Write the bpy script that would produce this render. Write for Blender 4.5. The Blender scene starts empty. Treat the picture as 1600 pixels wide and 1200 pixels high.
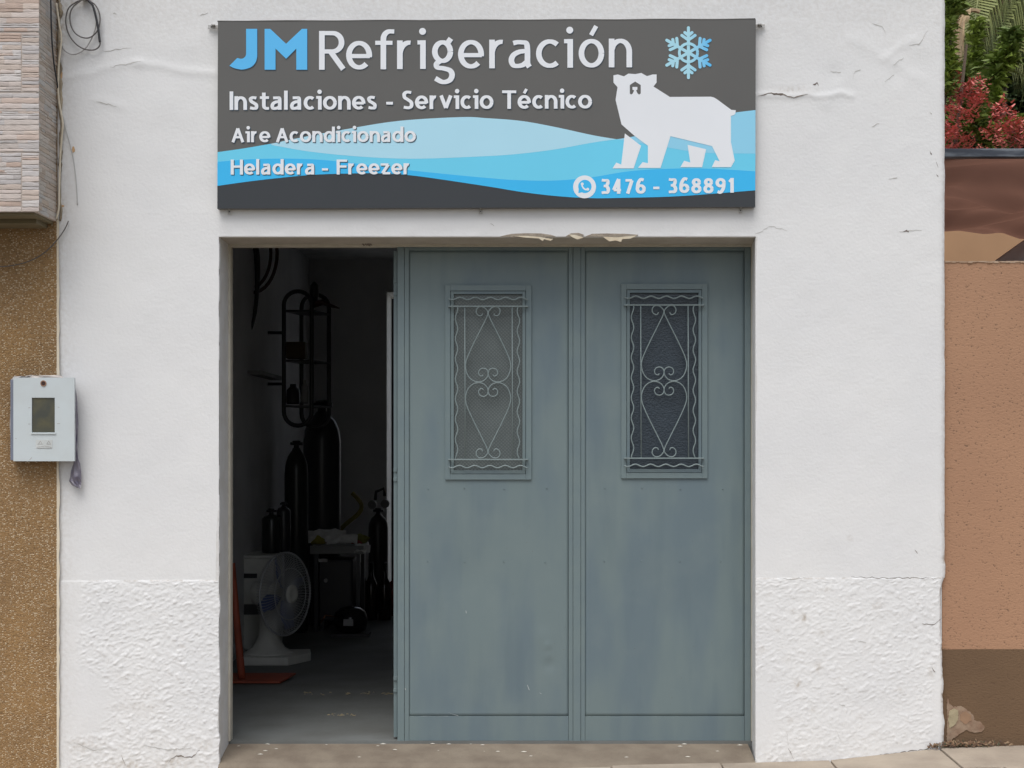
import bpy, bmesh, math, random
import numpy as np
from mathutils import Vector, Matrix
random.seed(7)
S = bpy.context.scene
R = math.radians
# ------------------------------------------------------------------ camera, sky, sun, exposure
CZ, CD = 1.613, 8.0
cam = bpy.data.cameras.new('camera'); camo = bpy.data.objects.new('camera', cam)
S.collection.objects.link(camo); S.camera = camo
camo.location = (0, -CD, CZ); camo.rotation_euler = (R(90), 0, 0)
cam.sensor_width = 36; cam.lens = 54.0; cam.shift_y = 90/1600; cam.clip_end = 600
W = bpy.data.worlds.new('World'); S.world = W; W.use_nodes = True
nt = W.node_tree; bg = nt.nodes['Background']
sky = nt.nodes.new('ShaderNodeTexSky'); sky.sky_type = 'NISHITA'; sky.sun_disc = False
SUN_EL, SUN_AZ = 62, 200
sky.sun_elevation = R(SUN_EL); sky.sun_rotation = R(SUN_AZ); sky.dust_density = 3
hs = nt.nodes.new('ShaderNodeHueSaturation'); hs.inputs['Saturation'].default_value = .46
nt.links.new(sky.outputs[0], hs.inputs['Color']); nt.links.new(hs.outputs[0], bg.inputs[0])
bg.inputs[1].default_value = .1
sl = bpy.data.lights.new('sun', 'SUN'); so = bpy.data.objects.new('sun', sl); S.collection.objects.link(so)
sl.energy = 1.25; sl.angle = R(45); sl.color = (1, .985, .96)
az = R(SUN_AZ); d = Vector((math.sin(az)*math.cos(R(SUN_EL)), math.cos(az)*math.cos(R(SUN_EL)), math.sin(R(SUN_EL))))
so.rotation_euler = d.to_track_quat('Z', 'Y').to_euler(); so.location = d*30
S.view_settings.view_transform = 'Standard'; S.view_settings.look = 'None'; S.view_settings.gamma = 1
S.view_settings.use_curve_mapping = False; S.view_settings.exposure = 0.55

# ------------------------------------------------------------------ helpers
def P(px, py, y=0.0):
    k = (CD+y)/(300*CD)
    return Vector(((px-800)*k, y, CZ+(690-py)*k))
def PX(px, y=0.0): return (px-800)*(CD+y)/(300*CD)
def PZ(py, y=0.0): return CZ+(690-py)*(CD+y)/(300*CD)
LOC = {}
def base(o):
    v = Vector((0, 0, 0))
    while o is not None:
        v = v+o.location; o = o.parent
    return v
def link(o): S.collection.objects.link(o)
def tag(o, label=None, cat=None, group=None, kind=None):
    if label: o['label'] = label
    if cat: o['category'] = cat
    if group: o['group'] = group
    if kind: o['kind'] = kind
    return o
def thing(name, loc, label, cat, group=None):
    o = bpy.data.objects.new(name, None); link(o); o.location = loc; o.empty_display_size = .1
    return tag(o, label, cat, group)
class MB:
    def __init__(s): s.v = []; s.f = []; s.c = []
    def add(s, vs, fs, col=None):
        n = len(s.v); s.v += [tuple(v) for v in vs]; s.f += [tuple(i+n for i in f) for f in fs]
        s.c += [col]*len(fs)
    def box(s, x0, x1, y0, y1, z0, z1, col=None):
        s.add([(x, y, z) for z in (z0, z1) for y in (y0, y1) for x in (x0, x1)],
              [(0, 2, 3, 1), (4, 5, 7, 6), (0, 1, 5, 4), (2, 6, 7, 3), (0, 4, 6, 2), (1, 3, 7, 5)], col)
    def hexa(s, q, col=None):   # 8 points: front quad (4), back quad (4)
        s.add(q, [(0, 1, 2, 3), (7, 6, 5, 4), (0, 4, 5, 1), (1, 5, 6, 2), (2, 6, 7, 3), (3, 7, 4, 0)], col)
    def tube(s, pts, r, n=8, closed=False, col=None):
        pts = [Vector(p) for p in pts]; m = len(pts); vs = []; prev = None
        for i, p in enumerate(pts):
            a = pts[(i-1) % m] if (closed or i) else p; b = pts[(i+1) % m] if (closed or i < m-1) else p
            t = (b-a).normalized()
            if prev is None:
                up = Vector((0, 0, 1)) if abs(t.z) < .9 else Vector((1, 0, 0)); u = t.cross(up).normalized()
            else:
                u = (prev-t*prev.dot(t)).normalized()
            prev = u; w = t.cross(u); rr = r[i] if isinstance(r, (list, tuple)) else r
            for k in range(n):
                g = 2*math.pi*k/n; vs.append(p+(u*math.cos(g)+w*math.sin(g))*rr)
        fs = []
        for i in range(m if closed else m-1):
            j = (i+1) % m
            for k in range(n):
                l = (k+1) % n; fs.append((i*n+k, i*n+l, j*n+l, j*n+k))
        if not closed: fs += [tuple(range(n))[::-1], tuple((m-1)*n+k for k in range(n))]
        s.add(vs, fs, col)
    def lathe(s, prof, c, n=24, axis=None, col=None):
        c = Vector(c); Q = Matrix.Identity(3) if axis is None else Vector(axis).to_track_quat('Z', 'Y').to_matrix()
        vs = []; fs = []
        for r, z in prof:
            for k in range(n):
                g = 2*math.pi*k/n; vs.append(c+Q @ Vector((r*math.cos(g), r*math.sin(g), z)))
        for i in range(len(prof)-1):
            for k in range(n):
                l = (k+1) % n; fs.append((i*n+k, i*n+l, (i+1)*n+l, (i+1)*n+k))
        fs += [tuple(range(n))[::-1], tuple((len(prof)-1)*n+k for k in range(n))]
        s.add(vs, fs, col)
    def build(s, name, mat, parent=None, smooth=False, bevel=0, loc=None):
        off = base(parent) if parent else Vector((0, 0, 0))
        l = Vector(loc)-off if loc is not None else Vector((0, 0, 0)); off = off+l
        me = bpy.data.meshes.new(name)
        me.from_pydata([(x-off.x, y-off.y, z-off.z) for x, y, z in s.v], [], s.f)
        if any(c is not None for c in s.c):
            ca = me.color_attributes.new('tint', 'FLOAT_COLOR', 'CORNER')
            arr = []
            for p, c in zip(me.polygons, s.c):
                arr += list((*(c or (1, 1, 1)), 1))*p.loop_total
            ca.data.foreach_set('color', arr)
        me.materials.append(mat)
        if smooth: me.polygons.foreach_set('use_smooth', [True]*len(me.polygons))
        me.update()
        o = bpy.data.objects.new(name, me); link(o); o.parent = parent; o.location = l
        if bevel:
            b = o.modifiers.new('bevel', 'BEVEL'); b.width = bevel; b.segments = 2; b.limit_method = 'ANGLE'
        return o
def poly(pts, y, thick=0):
    """flat or thick concave polygon facing -y; pts world (x,z)"""
    bm = bmesh.new(); vs = [bm.verts.new((x, y, z)) for x, z in pts]
    f = bm.faces.new(vs); bm.normal_update()
    if f.normal.y > 0: f.normal_flip()
    if thick:
        r = bmesh.ops.extrude_face_region(bm, geom=[f])
        for v in r['geom']:
            if isinstance(v, bmesh.types.BMVert): v.co.y += 0
        vv = [v for v in r['geom'] if isinstance(v, bmesh.types.BMVert)]
        for v in vs: v.co.y = y+thick
    bmesh.ops.triangulate(bm, faces=[g for g in bm.faces if len(g.verts) > 4])
    bmesh.ops.recalc_face_normals(bm, faces=bm.faces) if thick else None
    bm.verts.index_update()
    out = ([tuple(v.co) for v in bm.verts], [tuple(v.index for v in g.verts) for g in bm.faces]); bm.free(); return out

def h2(x, z, seed):
    x = x.astype(np.int64).astype(np.uint64); z = z.astype(np.int64).astype(np.uint64)
    h = x*np.uint64(374761393)+z*np.uint64(668265263)+np.uint64(seed*2654435761 % (2**31))
    h &= np.uint64(0xffffffff); h ^= h >> np.uint64(13); h = (h*np.uint64(1274126177)) & np.uint64(0xffffffff)
    h ^= h >> np.uint64(16); return (h & np.uint64(0xffff)).astype(np.float64)/65535.
def vn(x, z, seed=0):
    x = np.asarray(x, float)+1000; z = np.asarray(z, float)+1000
    xi = np.floor(x); zi = np.floor(z); fx = x-xi; fz = z-zi
    fx = fx*fx*(3-2*fx); fz = fz*fz*(3-2*fz)
    a = h2(xi, zi, seed); b = h2(xi+1, zi, seed); c = h2(xi, zi+1, seed); dd = h2(xi+1, zi+1, seed)
    return (a*(1-fx)+b*fx)*(1-fz)+(c*(1-fx)+dd*fx)*fz
def fbm(x, z, o=4, seed=0):
    t = 0; a = .5
    for i in range(o):
        t = t+a*vn(x*2**i, z*2**i, seed+i*17); a *= .5
    return t
def sheet(xs, zs, hf, hole=None, skirt=.02, stain=None, y0=0.0):
    """displaced vertical sheet facing -y: returns numpy verts, faces, stain"""
    X, Z = np.meshgrid(xs, zs); H, DX = hf(X, Z)
    V = np.stack([X+DX, y0-H, Z], -1).reshape(-1, 3)
    nx, nz = len(xs), len(zs)
    I = np.arange(nx*nz).reshape(nz, nx)
    keep = np.ones((nz-1, nx-1), bool)
    if hole:
        xc = (xs[:-1]+xs[1:])/2; zc = (zs[:-1]+zs[1:])/2
        XC, ZC = np.meshgrid(xc, zc); keep &= ~((XC > hole[0]) & (XC < hole[1]) & (ZC > hole[2]) & (ZC < hole[3]))
    q = np.stack([I[:-1, :-1], I[:-1, 1:], I[1:, 1:], I[1:, :-1]], -1)[keep]
    faces = [tuple(f) for f in q.tolist()]
    # skirt along boundary edges
    from collections import Counter
    e = np.concatenate([q[:, [0, 1]], q[:, [1, 2]], q[:, [2, 3]], q[:, [3, 0]]]); key = np.sort(e, 1)
    kk = key[:, 0]*(nx*nz)+key[:, 1]; u, idx, cnt = np.unique(kk, return_index=True, return_counts=True)
    be = e[idx[cnt == 1]]; bv = np.unique(be); mp = {int(b): nx*nz+i for i, b in enumerate(bv)}
    BV = V[bv].copy(); BV[:, 1] = y0+skirt
    V = np.concatenate([V, BV])
    for a, b in be.tolist(): faces.append((b, a, mp[a], mp[b]))
    st = None
    if stain is not None:
        s = stain(X, Z).reshape(-1); st = np.concatenate([s, s[bv]])
    return V, faces, st
def np_obj(name, V, faces, mat, parent, st=None, smooth=True):
    off = base(parent) if parent else Vector((0, 0, 0)); V = V-np.array(off)
    me = bpy.data.meshes.new(name); me.from_pydata(V.tolist(), [], faces); me.materials.append(mat)
    if st is not None:
        a = me.attributes.new('stain', 'FLOAT', 'POINT'); a.data.foreach_set('value', st.astype(np.float32))
    if smooth: me.polygons.foreach_set('use_smooth', [True]*len(me.polygons))
    # purge loose verts not needed; fine
    o = bpy.data.objects.new(name, me); link(o); o.parent = parent; return o

# ------------------------------------------------------------------ materials
def M(name, col, rough=.7, col2=None, vs=6, amt=.5, bump=0, bs=60, metal=0, spec=.5, tint=False, stretch=(1, 1, 1), stain=None, detail=4, sharp=None, trans=0, coat=0, bdist=.01):
    m = bpy.data.materials.new(name); m.use_nodes = True; n = m.node_tree.nodes; L = m.node_tree.links
    b = n['Principled BSDF']; b.inputs['Roughness'].default_value = rough; b.inputs['Metallic'].default_value = metal
    b.inputs['Specular IOR Level'].default_value = spec; b.inputs['Transmission Weight'].default_value = trans
    b.inputs['Coat Weight'].default_value = coat
    tc = n.new('ShaderNodeNewGeometry'); mp = n.new('ShaderNodeMapping'); mp.inputs['Scale'].default_value = stretch
    L.new(tc.outputs['Position'], mp.inputs[0])
    if tint:
        at = n.new('ShaderNodeVertexColor'); at.layer_name = 'tint'; src = at.outputs[0]
    else:
        rgb = n.new('ShaderNodeRGB'); rgb.outputs[0].default_value = (*col, 1); src = rgb.outputs[0]
    c2 = col2 or tuple(c*.72 for c in col)
    nz = n.new('ShaderNodeTexNoise'); nz.inputs['Scale'].default_value = vs; nz.inputs['Detail'].default_value = detail
    L.new(mp.outputs[0], nz.inputs['Vector'])
    rp = n.new('ShaderNodeMapRange'); s0, s1 = sharp or (.38, .68)
    rp.inputs['From Min'].default_value = s0; rp.inputs['From Max'].default_value = s1; rp.inputs['To Max'].default_value = amt
    L.new(nz.outputs['Fac'], rp.inputs[0])
    mx = n.new('ShaderNodeMix'); mx.data_type = 'RGBA'; L.new(rp.outputs[0], mx.inputs['Factor'])
    L.new(src, mx.inputs['A'])
    if tint and not col2:
        mx.blend_type = 'MULTIPLY'; mx.inputs['B'].default_value = (.7, .7, .7, 1)
    else: mx.inputs['B'].default_value = (*c2, 1)
    out = mx.outputs['Result']
    if stain:
        at = n.new('ShaderNodeAttribute'); at.attribute_name = 'stain'
        n3 = n.new('ShaderNodeTexNoise'); n3.inputs['Scale'].default_value = 45; n3.inputs['Detail'].default_value = 6
        L.new(mp.outputs[0], n3.inputs['Vector'])
        mm = n.new('ShaderNodeMath'); mm.operation = 'MULTIPLY'; L.new(at.outputs['Fac'], mm.inputs[0])
        r2 = n.new('ShaderNodeMapRange'); r2.inputs['From Min'].default_value = .35; r2.inputs['From Max'].default_value = .65
        L.new(n3.outputs['Fac'], r2.inputs[0]); L.new(r2.outputs[0], mm.inputs[1])
        m3 = n.new('ShaderNodeMix'); m3.data_type = 'RGBA'; L.new(mm.outputs[0], m3.inputs['Factor']); L.new(out, m3.inputs['A'])
        m3.inputs['B'].default_value = (*stain, 1); out = m3.outputs['Result']
    L.new(out, b.inputs['Base Color'])
    if bump:
        bn = n.new('ShaderNodeTexNoise'); bn.inputs['Scale'].default_value = bs; bn.inputs['Detail'].default_value = 5
        L.new(mp.outputs[0], bn.inputs['Vector'])
        bp = n.new('ShaderNodeBump'); bp.inputs['Strength'].default_value = bump; bp.inputs['Distance'].default_value = bdist
        L.new(bn.outputs['Fac'], bp.inputs['Height']); L.new(bp.outputs[0], b.inputs['Normal'])
    return m
def nodes(m): return m.node_tree.nodes, m.node_tree.links, m.node_tree.nodes['Principled BSDF']

m_wall = M('white_lime_paint', (.80, .803, .80), .9, col2=(.735, .742, .75), vs=1.7, amt=.7, bump=.16, bs=60, stain=(.40, .34, .27), detail=8)
m_reveal = M('reveal_paint', (.72, .72, .72), .9, col2=(.6, .58, .54), vs=9, amt=.6, bump=.5, bs=40)
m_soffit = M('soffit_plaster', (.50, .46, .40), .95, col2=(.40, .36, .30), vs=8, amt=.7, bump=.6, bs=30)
m_frame = M('cream_frame', (.55, .52, .44), .6, col2=(.4, .36, .3), vs=18, amt=.5)
m_crack = M('crack_dirt', (.16, .13, .11), 1, col2=(.3, .26, .22), vs=30, amt=.8)
m_crack2 = M('faint_crack', (.60, .595, .57), 1, col2=(.4, .38, .35), vs=30, amt=.8)
m_int = M('interior_wall', (.78, .78, .79), .9, col2=(.6, .6, .61), vs=2, amt=.6, bump=.2, bs=30)
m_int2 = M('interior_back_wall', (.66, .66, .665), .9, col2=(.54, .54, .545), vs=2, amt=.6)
m_ceil = M('interior_ceiling', (.7, .7, .7), .95)
m_floor = M('interior_concrete', (.165, .175, .17), .75, col2=(.115, .118, .11), vs=3, amt=.8, bump=.2, bs=25, detail=8)
m_thresh = M('threshold_concrete', (.235, .195, .148), .9, col2=(.165, .13, .098), vs=7, amt=.8, bump=.5, bs=40, detail=9)
m_chip = M('pale_chip', (.7, .66, .58), .9)
m_door = M('gate_enamel', (.162, .214, .222), .46, col2=(.128, .178, .208), vs=1.9, amt=.75, bump=.04, bs=18, stretch=(2.6, 1, .7), detail=3, sharp=(.42, .62))
def wear(m):
    n, L, b = nodes(m); tc = n.new('ShaderNodeNewGeometry')
    def layer(sc, stretch, a, c_, col, amt):
        mp = n.new('ShaderNodeMapping'); mp.inputs['Scale'].default_value = stretch; L.new(tc.outputs['Position'], mp.inputs[0])
        nz = n.new('ShaderNodeTexNoise'); nz.inputs['Scale'].default_value = sc; nz.inputs['Detail'].default_value = 6; L.new(mp.outputs[0], nz.inputs['Vector'])
        mr = n.new('ShaderNodeMapRange'); mr.inputs['From Min'].default_value = a; mr.inputs['From Max'].default_value = c_; mr.inputs['To Max'].default_value = amt; L.new(nz.outputs['Fac'], mr.inputs[0])
        bl = b.inputs['Base Color'].links[0].from_socket; mx = n.new('ShaderNodeMix'); mx.data_type = 'RGBA'; L.new(mr.outputs[0], mx.inputs['Factor']); L.new(bl, mx.inputs['A']); mx.inputs['B'].default_value = (*col, 1); L.new(mx.outputs['Result'], b.inputs['Base Color'])
    layer(3.2, (3, 1, .35), .52, .74, (.10, .145, .175), .4)     # long faded drips
    layer(4.5, (1, 1, 1), .5, .75, (.19, .24, .24), .4)        # chalky patches
    layer(120, (1, 1, .6), .73, .78, (.13, .09, .06), .8)        # rust freckles
    layer(70, (.25, 1, 2), .72, .78, (.24, .29, .29), .7)        # light scratches
wear(m_door)
m_doorw = M('gate_trim_enamel', (.165, .217, .225), .45, col2=(.135, .185, .21), vs=9, amt=.5)
m_iron = M('grille_enamel', (.225, .28, .285), .5, col2=(.17, .215, .22), vs=40, amt=.6)
m_steel = M('galvanised_bracket', (.50, .50, .49), .5, metal=.2, col2=(.3, .25, .2), vs=90, amt=.5)
m_blk0 = M('black_iron', (.02, .02, .022), .5)
m_dark = M('black_hole', (.02, .02, .02), .8)

def glass_mat(name, col, kind, scale, st):
    m = M(name, col, .3, col2=tuple(c*.75 for c in col), vs=5, amt=.6, trans=0)
    n, L, b = nodes(m); tc = n.new('ShaderNodeNewGeometry'); mp = n.new('ShaderNodeMapping')
    mp.inputs['Rotation'].default_value = (0, R(45), 0) if kind == 'diamond' else (0, 0, 0); L.new(tc.outputs['Position'], mp.inputs[0])
    v = n.new('ShaderNodeTexVoronoi'); v.inputs['Scale'].default_value = scale; v.inputs['Randomness'].default_value = .1 if kind == 'diamond' else .7
    v.feature = 'DISTANCE_TO_EDGE' if kind == 'diamond' else 'F1'
    L.new(mp.outputs[0], v.inputs['Vector']); bp = n.new('ShaderNodeBump'); bp.inputs['Strength'].default_value = st; bp.inputs['Distance'].default_value = .004
    L.new(v.outputs['Distance'], bp.inputs['Height']); L.new(bp.outputs[0], b.inputs['Normal'])
    bl = b.inputs['Base Color'].links[0].from_socket; mr = n.new('ShaderNodeMapRange'); mr.inputs['From Max'].default_value = .22 if kind == 'diamond' else .5; L.new(v.outputs['Distance'], mr.inputs[0])
    mr.inputs['To Min'].default_value = .75; mr.inputs['To Max'].default_value = 1.25
    vm = n.new('ShaderNodeVectorMath'); vm.operation = 'SCALE'; L.new(bl, vm.inputs[0]); L.new(mr.outputs[0], vm.inputs['Scale']); L.new(vm.outputs[0], b.inputs['Base Color'])
    return m
m_glass1 = glass_mat('grey_patterned_glass', (.105, .125, .125), 'diamond', 75, .35)
m_glass2 = glass_mat('dark_hammered_glass', (.027, .038, .050), 'hammer', 95, .5)

# pebbledash
def pebble():
    m = M('brown_pebbledash', (.34, .205, .088), .95, col2=(.25, .155, .075), vs=2.6, amt=.9, detail=8)
    n, L, b = nodes(m); tc = n.new('ShaderNodeNewGeometry'); mp = n.new('ShaderNodeMapping'); mp.inputs['Scale'].default_value = (1, 1, 1.5)
    L.new(tc.outputs['Position'], mp.inputs[0])
    v = n.new('ShaderNodeTexVoronoi'); v.inputs['Scale'].default_value = 125; L.new(mp.outputs[0], v.inputs['Vector'])
    base_link = b.inputs['Base Color'].links[0].from_socket
    sep = n.new('ShaderNodeSeparateColor'); L.new(v.outputs['Color'], sep.inputs[0])
    g = n.new('ShaderNodeMapRange'); g.inputs['From Min'].default_value = .66; g.inputs['From Max'].default_value = .95; L.new(sep.outputs[0], g.inputs[0])
    e = n.new('ShaderNodeMapRange'); e.inputs['From Min'].default_value = .62; e.inputs['From Max'].default_value = .38; L.new(v.outputs['Distance'], e.inputs[0])
    mu = n.new('ShaderNodeMath'); mu.operation = 'MULTIPLY'; L.new(g.outputs[0], mu.inputs[0]); L.new(e.outputs[0], mu.inputs[1])
    mx = n.new('ShaderNodeMix'); mx.data_type = 'RGBA'; L.new(mu.outputs[0], mx.inputs['Factor']); L.new(base_link, mx.inputs['A']); mx.inputs['B'].default_value = (.64, .53, .38, 1)
    # darker pebbles
    g2 = n.new('ShaderNodeMapRange'); g2.inputs['From Min'].default_value = .25; g2.inputs['From Max'].default_value = .05; g2.inputs['To Max'].default_value = .6; L.new(sep.outputs[1], g2.inputs[0])
    m2 = n.new('ShaderNodeMix'); m2.data_type = 'RGBA'; L.new(g2.outputs[0], m2.inputs['Factor']); L.new(mx.outputs['Result'], m2.inputs['A']); m2.inputs['B'].default_value = (.13, .075, .035, 1)
    L.new(m2.outputs['Result'], b.inputs['Base Color'])
    bp = n.new('ShaderNodeBump'); bp.inputs['Strength'].default_value = .8; bp.inputs['Distance'].default_value = .005; bp.invert = True
    L.new(v.outputs['Distance'], bp.inputs['Height']); L.new(bp.outputs[0], b.inputs['Normal'])
    return m
m_pebble = pebble()
m_tile = M('stone_strip_tile', (1, 1, 1), .75, vs=22, amt=.35, tint=True, stretch=(1, 1, 7), bump=.35, bs=60, sharp=(.45, .6))
m_grout = M('tile_grout', (.62, .54, .48), .9)
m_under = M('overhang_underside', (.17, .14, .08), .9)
m_seam = M('dirty_mortar_seam', (.42, .35, .25), .95, col2=(.13, .10, .07), vs=10, amt=.9, bump=.8, bs=40)
m_creamed = M('cream_edge_paint', (.74, .67, .54), .9, col2=(.62, .54, .4), vs=20, amt=.6)

def worm(name, col, col2, dark, amt):
    m = M(name, col, .9, col2=col2, vs=2, amt=.6, detail=7)
    n, L, b = nodes(m); tc = n.new('ShaderNodeNewGeometry'); mp = n.new('ShaderNodeMapping'); mp.inputs['Scale'].default_value = (1, 1, 1.7)
    L.new(tc.outputs['Position'], mp.inputs[0])
    v = n.new('ShaderNodeTexNoise'); v.inputs['Scale'].default_value = 70; v.inputs['Detail'].default_value = 2; L.new(mp.outputs[0], v.inputs['Vector'])
    g = n.new('ShaderNodeMapRange'); g.inputs['From Min'].default_value = .36; g.inputs['From Max'].default_value = .3; g.inputs['To Max'].default_value = amt; L.new(v.outputs['Fac'], g.inputs[0])
    bl = b.inputs['Base Color'].links[0].from_socket
    mx = n.new('ShaderNodeMix'); mx.data_type = 'RGBA'; L.new(g.outputs[0], mx.inputs['Factor']); L.new(bl, mx.inputs['A']); mx.inputs['B'].default_value = (*dark, 1)
    L.new(mx.outputs['Result'], b.inputs['Base Color'])
    bp = n.new('ShaderNodeBump'); bp.inputs['Strength'].default_value = .45; bp.inputs['Distance'].default_value = .005; bp.inputs['Height'].default_value = 0
    L.new(v.outputs['Fac'], bp.inputs['Height']); L.new(bp.outputs[0], b.inputs['Normal']); return m
m_orange = worm('peach_textured_render', (.42, .24, .145), (.365, .205, .125), (.13, .08, .05), .7)
m_brown = worm('brown_painted_render', (.16, .098, .054), (.12, .072, .04), (.09, .05, .03), .6)
m_peach2 = M('peach_smooth_render', (.47, .28, .155), .9, vs=3, amt=.3)
m_expose = M('exposed_plaster', (.36, .27, .19), .95, col2=(.22, .13, .085), vs=14, amt=.9, bump=.6, bs=30)
m_stone = M('yellowish_stone', (.40, .34, .22), .9, vs=20, amt=.5, bump=.6, bs=30)

# ------------------------------------------------------------------ ground
def gz(x):   # pavement height at the wall foot
    return float(np.interp(x, [-6, -2, 1.6, 2.26, 3, 8], [-.19, -.127, -.047, .024, .04, .07]))
m_pave = M('pavement_cement', (.40, .34, .27), .92, col2=(.30, .25, .2), vs=5, amt=.8, bump=.5, bs=30, detail=9)
m_asph = M('asphalt', (.055, .055, .056), .9, col2=(.08, .078, .075), vs=10, amt=.6, bump=.5, bs=90)
m_earth = M('earth', (.16, .13, .09), .95, col2=(.1, .11, .05), vs=3, amt=.8)
g = MB(); g.add([(-150, -150, -.42), (150, -150, -.42), (150, 150, -.42), (-150, 150, -.42)], [(0, 1, 2, 3)])
tag(g.build('ground', m_earth), kind='structure')
g = MB(); g.add([(-60, -11.5, -.405), (60, -11.5, -.405), (60, -3.15, -.405), (-60, -3.15, -.405)], [(0, 1, 2, 3)])
tag(g.build('road', m_asph), kind='structure')
# pavement as a bed with separate slabs
bed = MB(); N = 48; xs = [-9+18*i/N for i in range(N+1)]
for i in range(N):
    a, b_ = xs[i], xs[i+1]
    bed.add([(a, -3, gz(a)-.13), (b_, -3, gz(b_)-.13), (b_, .06, gz(b_)-.02), (a, .06, gz(a)-.02),
             (a, -3, -.5), (b_, -3, -.5)], [(0, 1, 2, 3), (4, 5, 1, 0)])
bedo = tag(bed.build('pavement', m_pave), kind='structure')
for r_, (y0, y1) in enumerate([(-.42, -.004), (-.86, -.43), (-1.30, -.87)]):
    x = -4.6+r_*.2
    while x < 4.6:
        w = .56
        s = MB(); x1 = x+w; dz = random.uniform(-.004, .006); f = .11/3
        def zz(xx, yy): return gz(xx)-.02+yy*f+.02+dz
        t = [(x, y0), (x1, y0), (x1, y1), (x, y1)]
        s.add([(a, b_, zz(a, b_)) for a, b_ in t]+[(a, b_, zz(a, b_)-.05) for a, b_ in t],
              [(0, 1, 2, 3), (0, 4, 5, 1), (1, 5, 6, 2), (2, 6, 7, 3), (3, 7, 4, 0)])
        s.build('slab', m_pave, bedo, bevel=.004); x = x1+.009
k = MB()
for i in range(24):
    a = -9+.75*i; k.hexa([(a, -3.15, -.45), (a+.74, -3.15, -.45), (a+.74, -3.15, gz(a)-.14), (a, -3.15, gz(a)-.14), (a, -3.001, -.45), (a+.74, -3.001, -.45), (a+.74, -3.001, gz(a)-.14), (a, -3.001, gz(a)-.14)])
tag(k.build('kerb', m_pave), kind='structure')

# ------------------------------------------------------------------ workshop building
WL, WR = PX(90), PX(1477)
OL, OR_, OT = PX(342), PX(1181), PZ(370)
bld = thing('workshop_building', (0, .1, 0), 'white painted plaster building with wide gate opening under the dark sign', 'building')
DL, DR = PZ(908), PZ(903)
def dado(X): return DL+(DR-DL)*(X-WL)/(WR-WL)
def mask_poly(px, py, cx, cy, rx, ry, soft=.35):
    d_ = np.sqrt(((px-cx)/rx)**2+((py-cy)/ry)**2); return np.clip((1-d_)/soft, 0, 1)
def hf(X, Z):
    px = X*300+800; py = 690-(Z-CZ)*300
    H = .010*(fbm(X*1.3, Z*1.3, 3, 3)-.45)+.003*(fbm(X*9, Z*9, 3, 9)-.45)
    # swelling ridges of old plaster high on the wall
    for (x0, y0_, x1, y1_, wd, a) in [(215, 100, 335, 117, 7, .0035), (150, 155, 190, 168, 7, .0022), (100, 120, 220, 98, 7, .003), (1180, 150, 1330, 148, 5, .004), (1380, 95, 1425, 60, 6, .002), (1330, 60, 1440, 125, 9, .0018)]:
        t = np.clip(((px-x0)*(x1-x0)+(py-y0_)*(y1_-y0_))/((x1-x0)**2+(y1_-y0_)**2), 0, 1)
        dd = np.hypot(px-(x0+t*(x1-x0)), py-(y0_+t*(y1_-y0_))-6*(vn(px/18, py*0, 5)-.5))
        H = H+a*np.exp(-(dd/wd)**2)
    for (cx, cy, r_, a) in [(1435, 70, 18, .003), (1400, 115, 14, -.002), (1345, 60, 16, .002), (1290, 160, 12, .003), (300, 70, 20, .003), (250, 160, 30, .003), (1305, 115, 14, -.003)]:
        H = H+a*np.exp(-((px-cx)**2+(py-cy)**2)/r_**2)
    # rough thrown render on the dado
    D = dado(X)+.004*(fbm(X*30, Z*0, 2, 21)-.5)
    u = X*.85+Z*.5; v = -X*.5+Z*.85
    n1 = fbm(u*48+2.2*vn(X*11, Z*11, 71), v*64+2.2*vn(X*9, Z*9, 72), 3, 31); n2 = fbm(u*100, v*118, 2, 41); n3 = fbm(X*9, Z*9, 2, 51)
    rough = .0075*np.abs(n1-.42)*2+.0055*(n2-.4)+.006*(n3-.4)+.0028*np.clip((n1-.5)*6, 0, 1)*(.35+n3)
    sm = np.clip((px-(112+26*(fbm(X*0, Z*8, 3, 61)-.4)+np.interp(py, [1035, 1062, 1135, 1158], [0, 38, 44, -20])))/26, 0, 1)
    sm *= 1-np.clip(1.4*mask_poly(px, py, 1190, 1120, 26, 70), 0, 1)*.85
    sm *= 1-np.clip(1.5*mask_poly(px, py, 1478, 1120, 26, 110), 0, 1)*.85
    sm *= 1-np.clip(1.5*mask_poly(px, py, 1430, 1185, 70, 26), 0, 1)*.8
    sm = np.clip(sm*(.72+.4*np.where(px > 700, .55*np.ones_like(px), 1)), 0, 1)
    low = 1/(1+np.exp(-(D-Z)/.0016))
    H = H+low*(.0022+rough*sm*np.where(px > 700, .5, .66))
    # lintel lower edge crumbling
    dl = np.clip((py-352)/18, 0, 1)*((px > 342) & (px < 1181) & (py < 372)); H = H-dl*.004*vn(X*25, Z*25, 77)
    # ragged right and left edges
    DX = np.zeros_like(X); er = np.clip((px-1465)/12, 0, 1)
    DX += er*((fbm(X*0, Z*14, 4, 91)-.47)*np.where(Z < D+.1, .020, .007)+np.where(Z < D, -.006, 0)-.012*mask_poly(px, py, 1478, 975, 30, 80))
    el = np.clip((345-px)/1.0+1, 0, 1)*np.clip((px-330)/10, 0, 1)*(py > 372)
    DX += el*(vn(X*0, Z*16, 93)-.5)*.008*np.where(Z < D, 1.5, .4)
    H = np.where(px > 1470, H-.012*np.clip((px-1470)/7, 0, 1)**2, H)
    return H, DX
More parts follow.
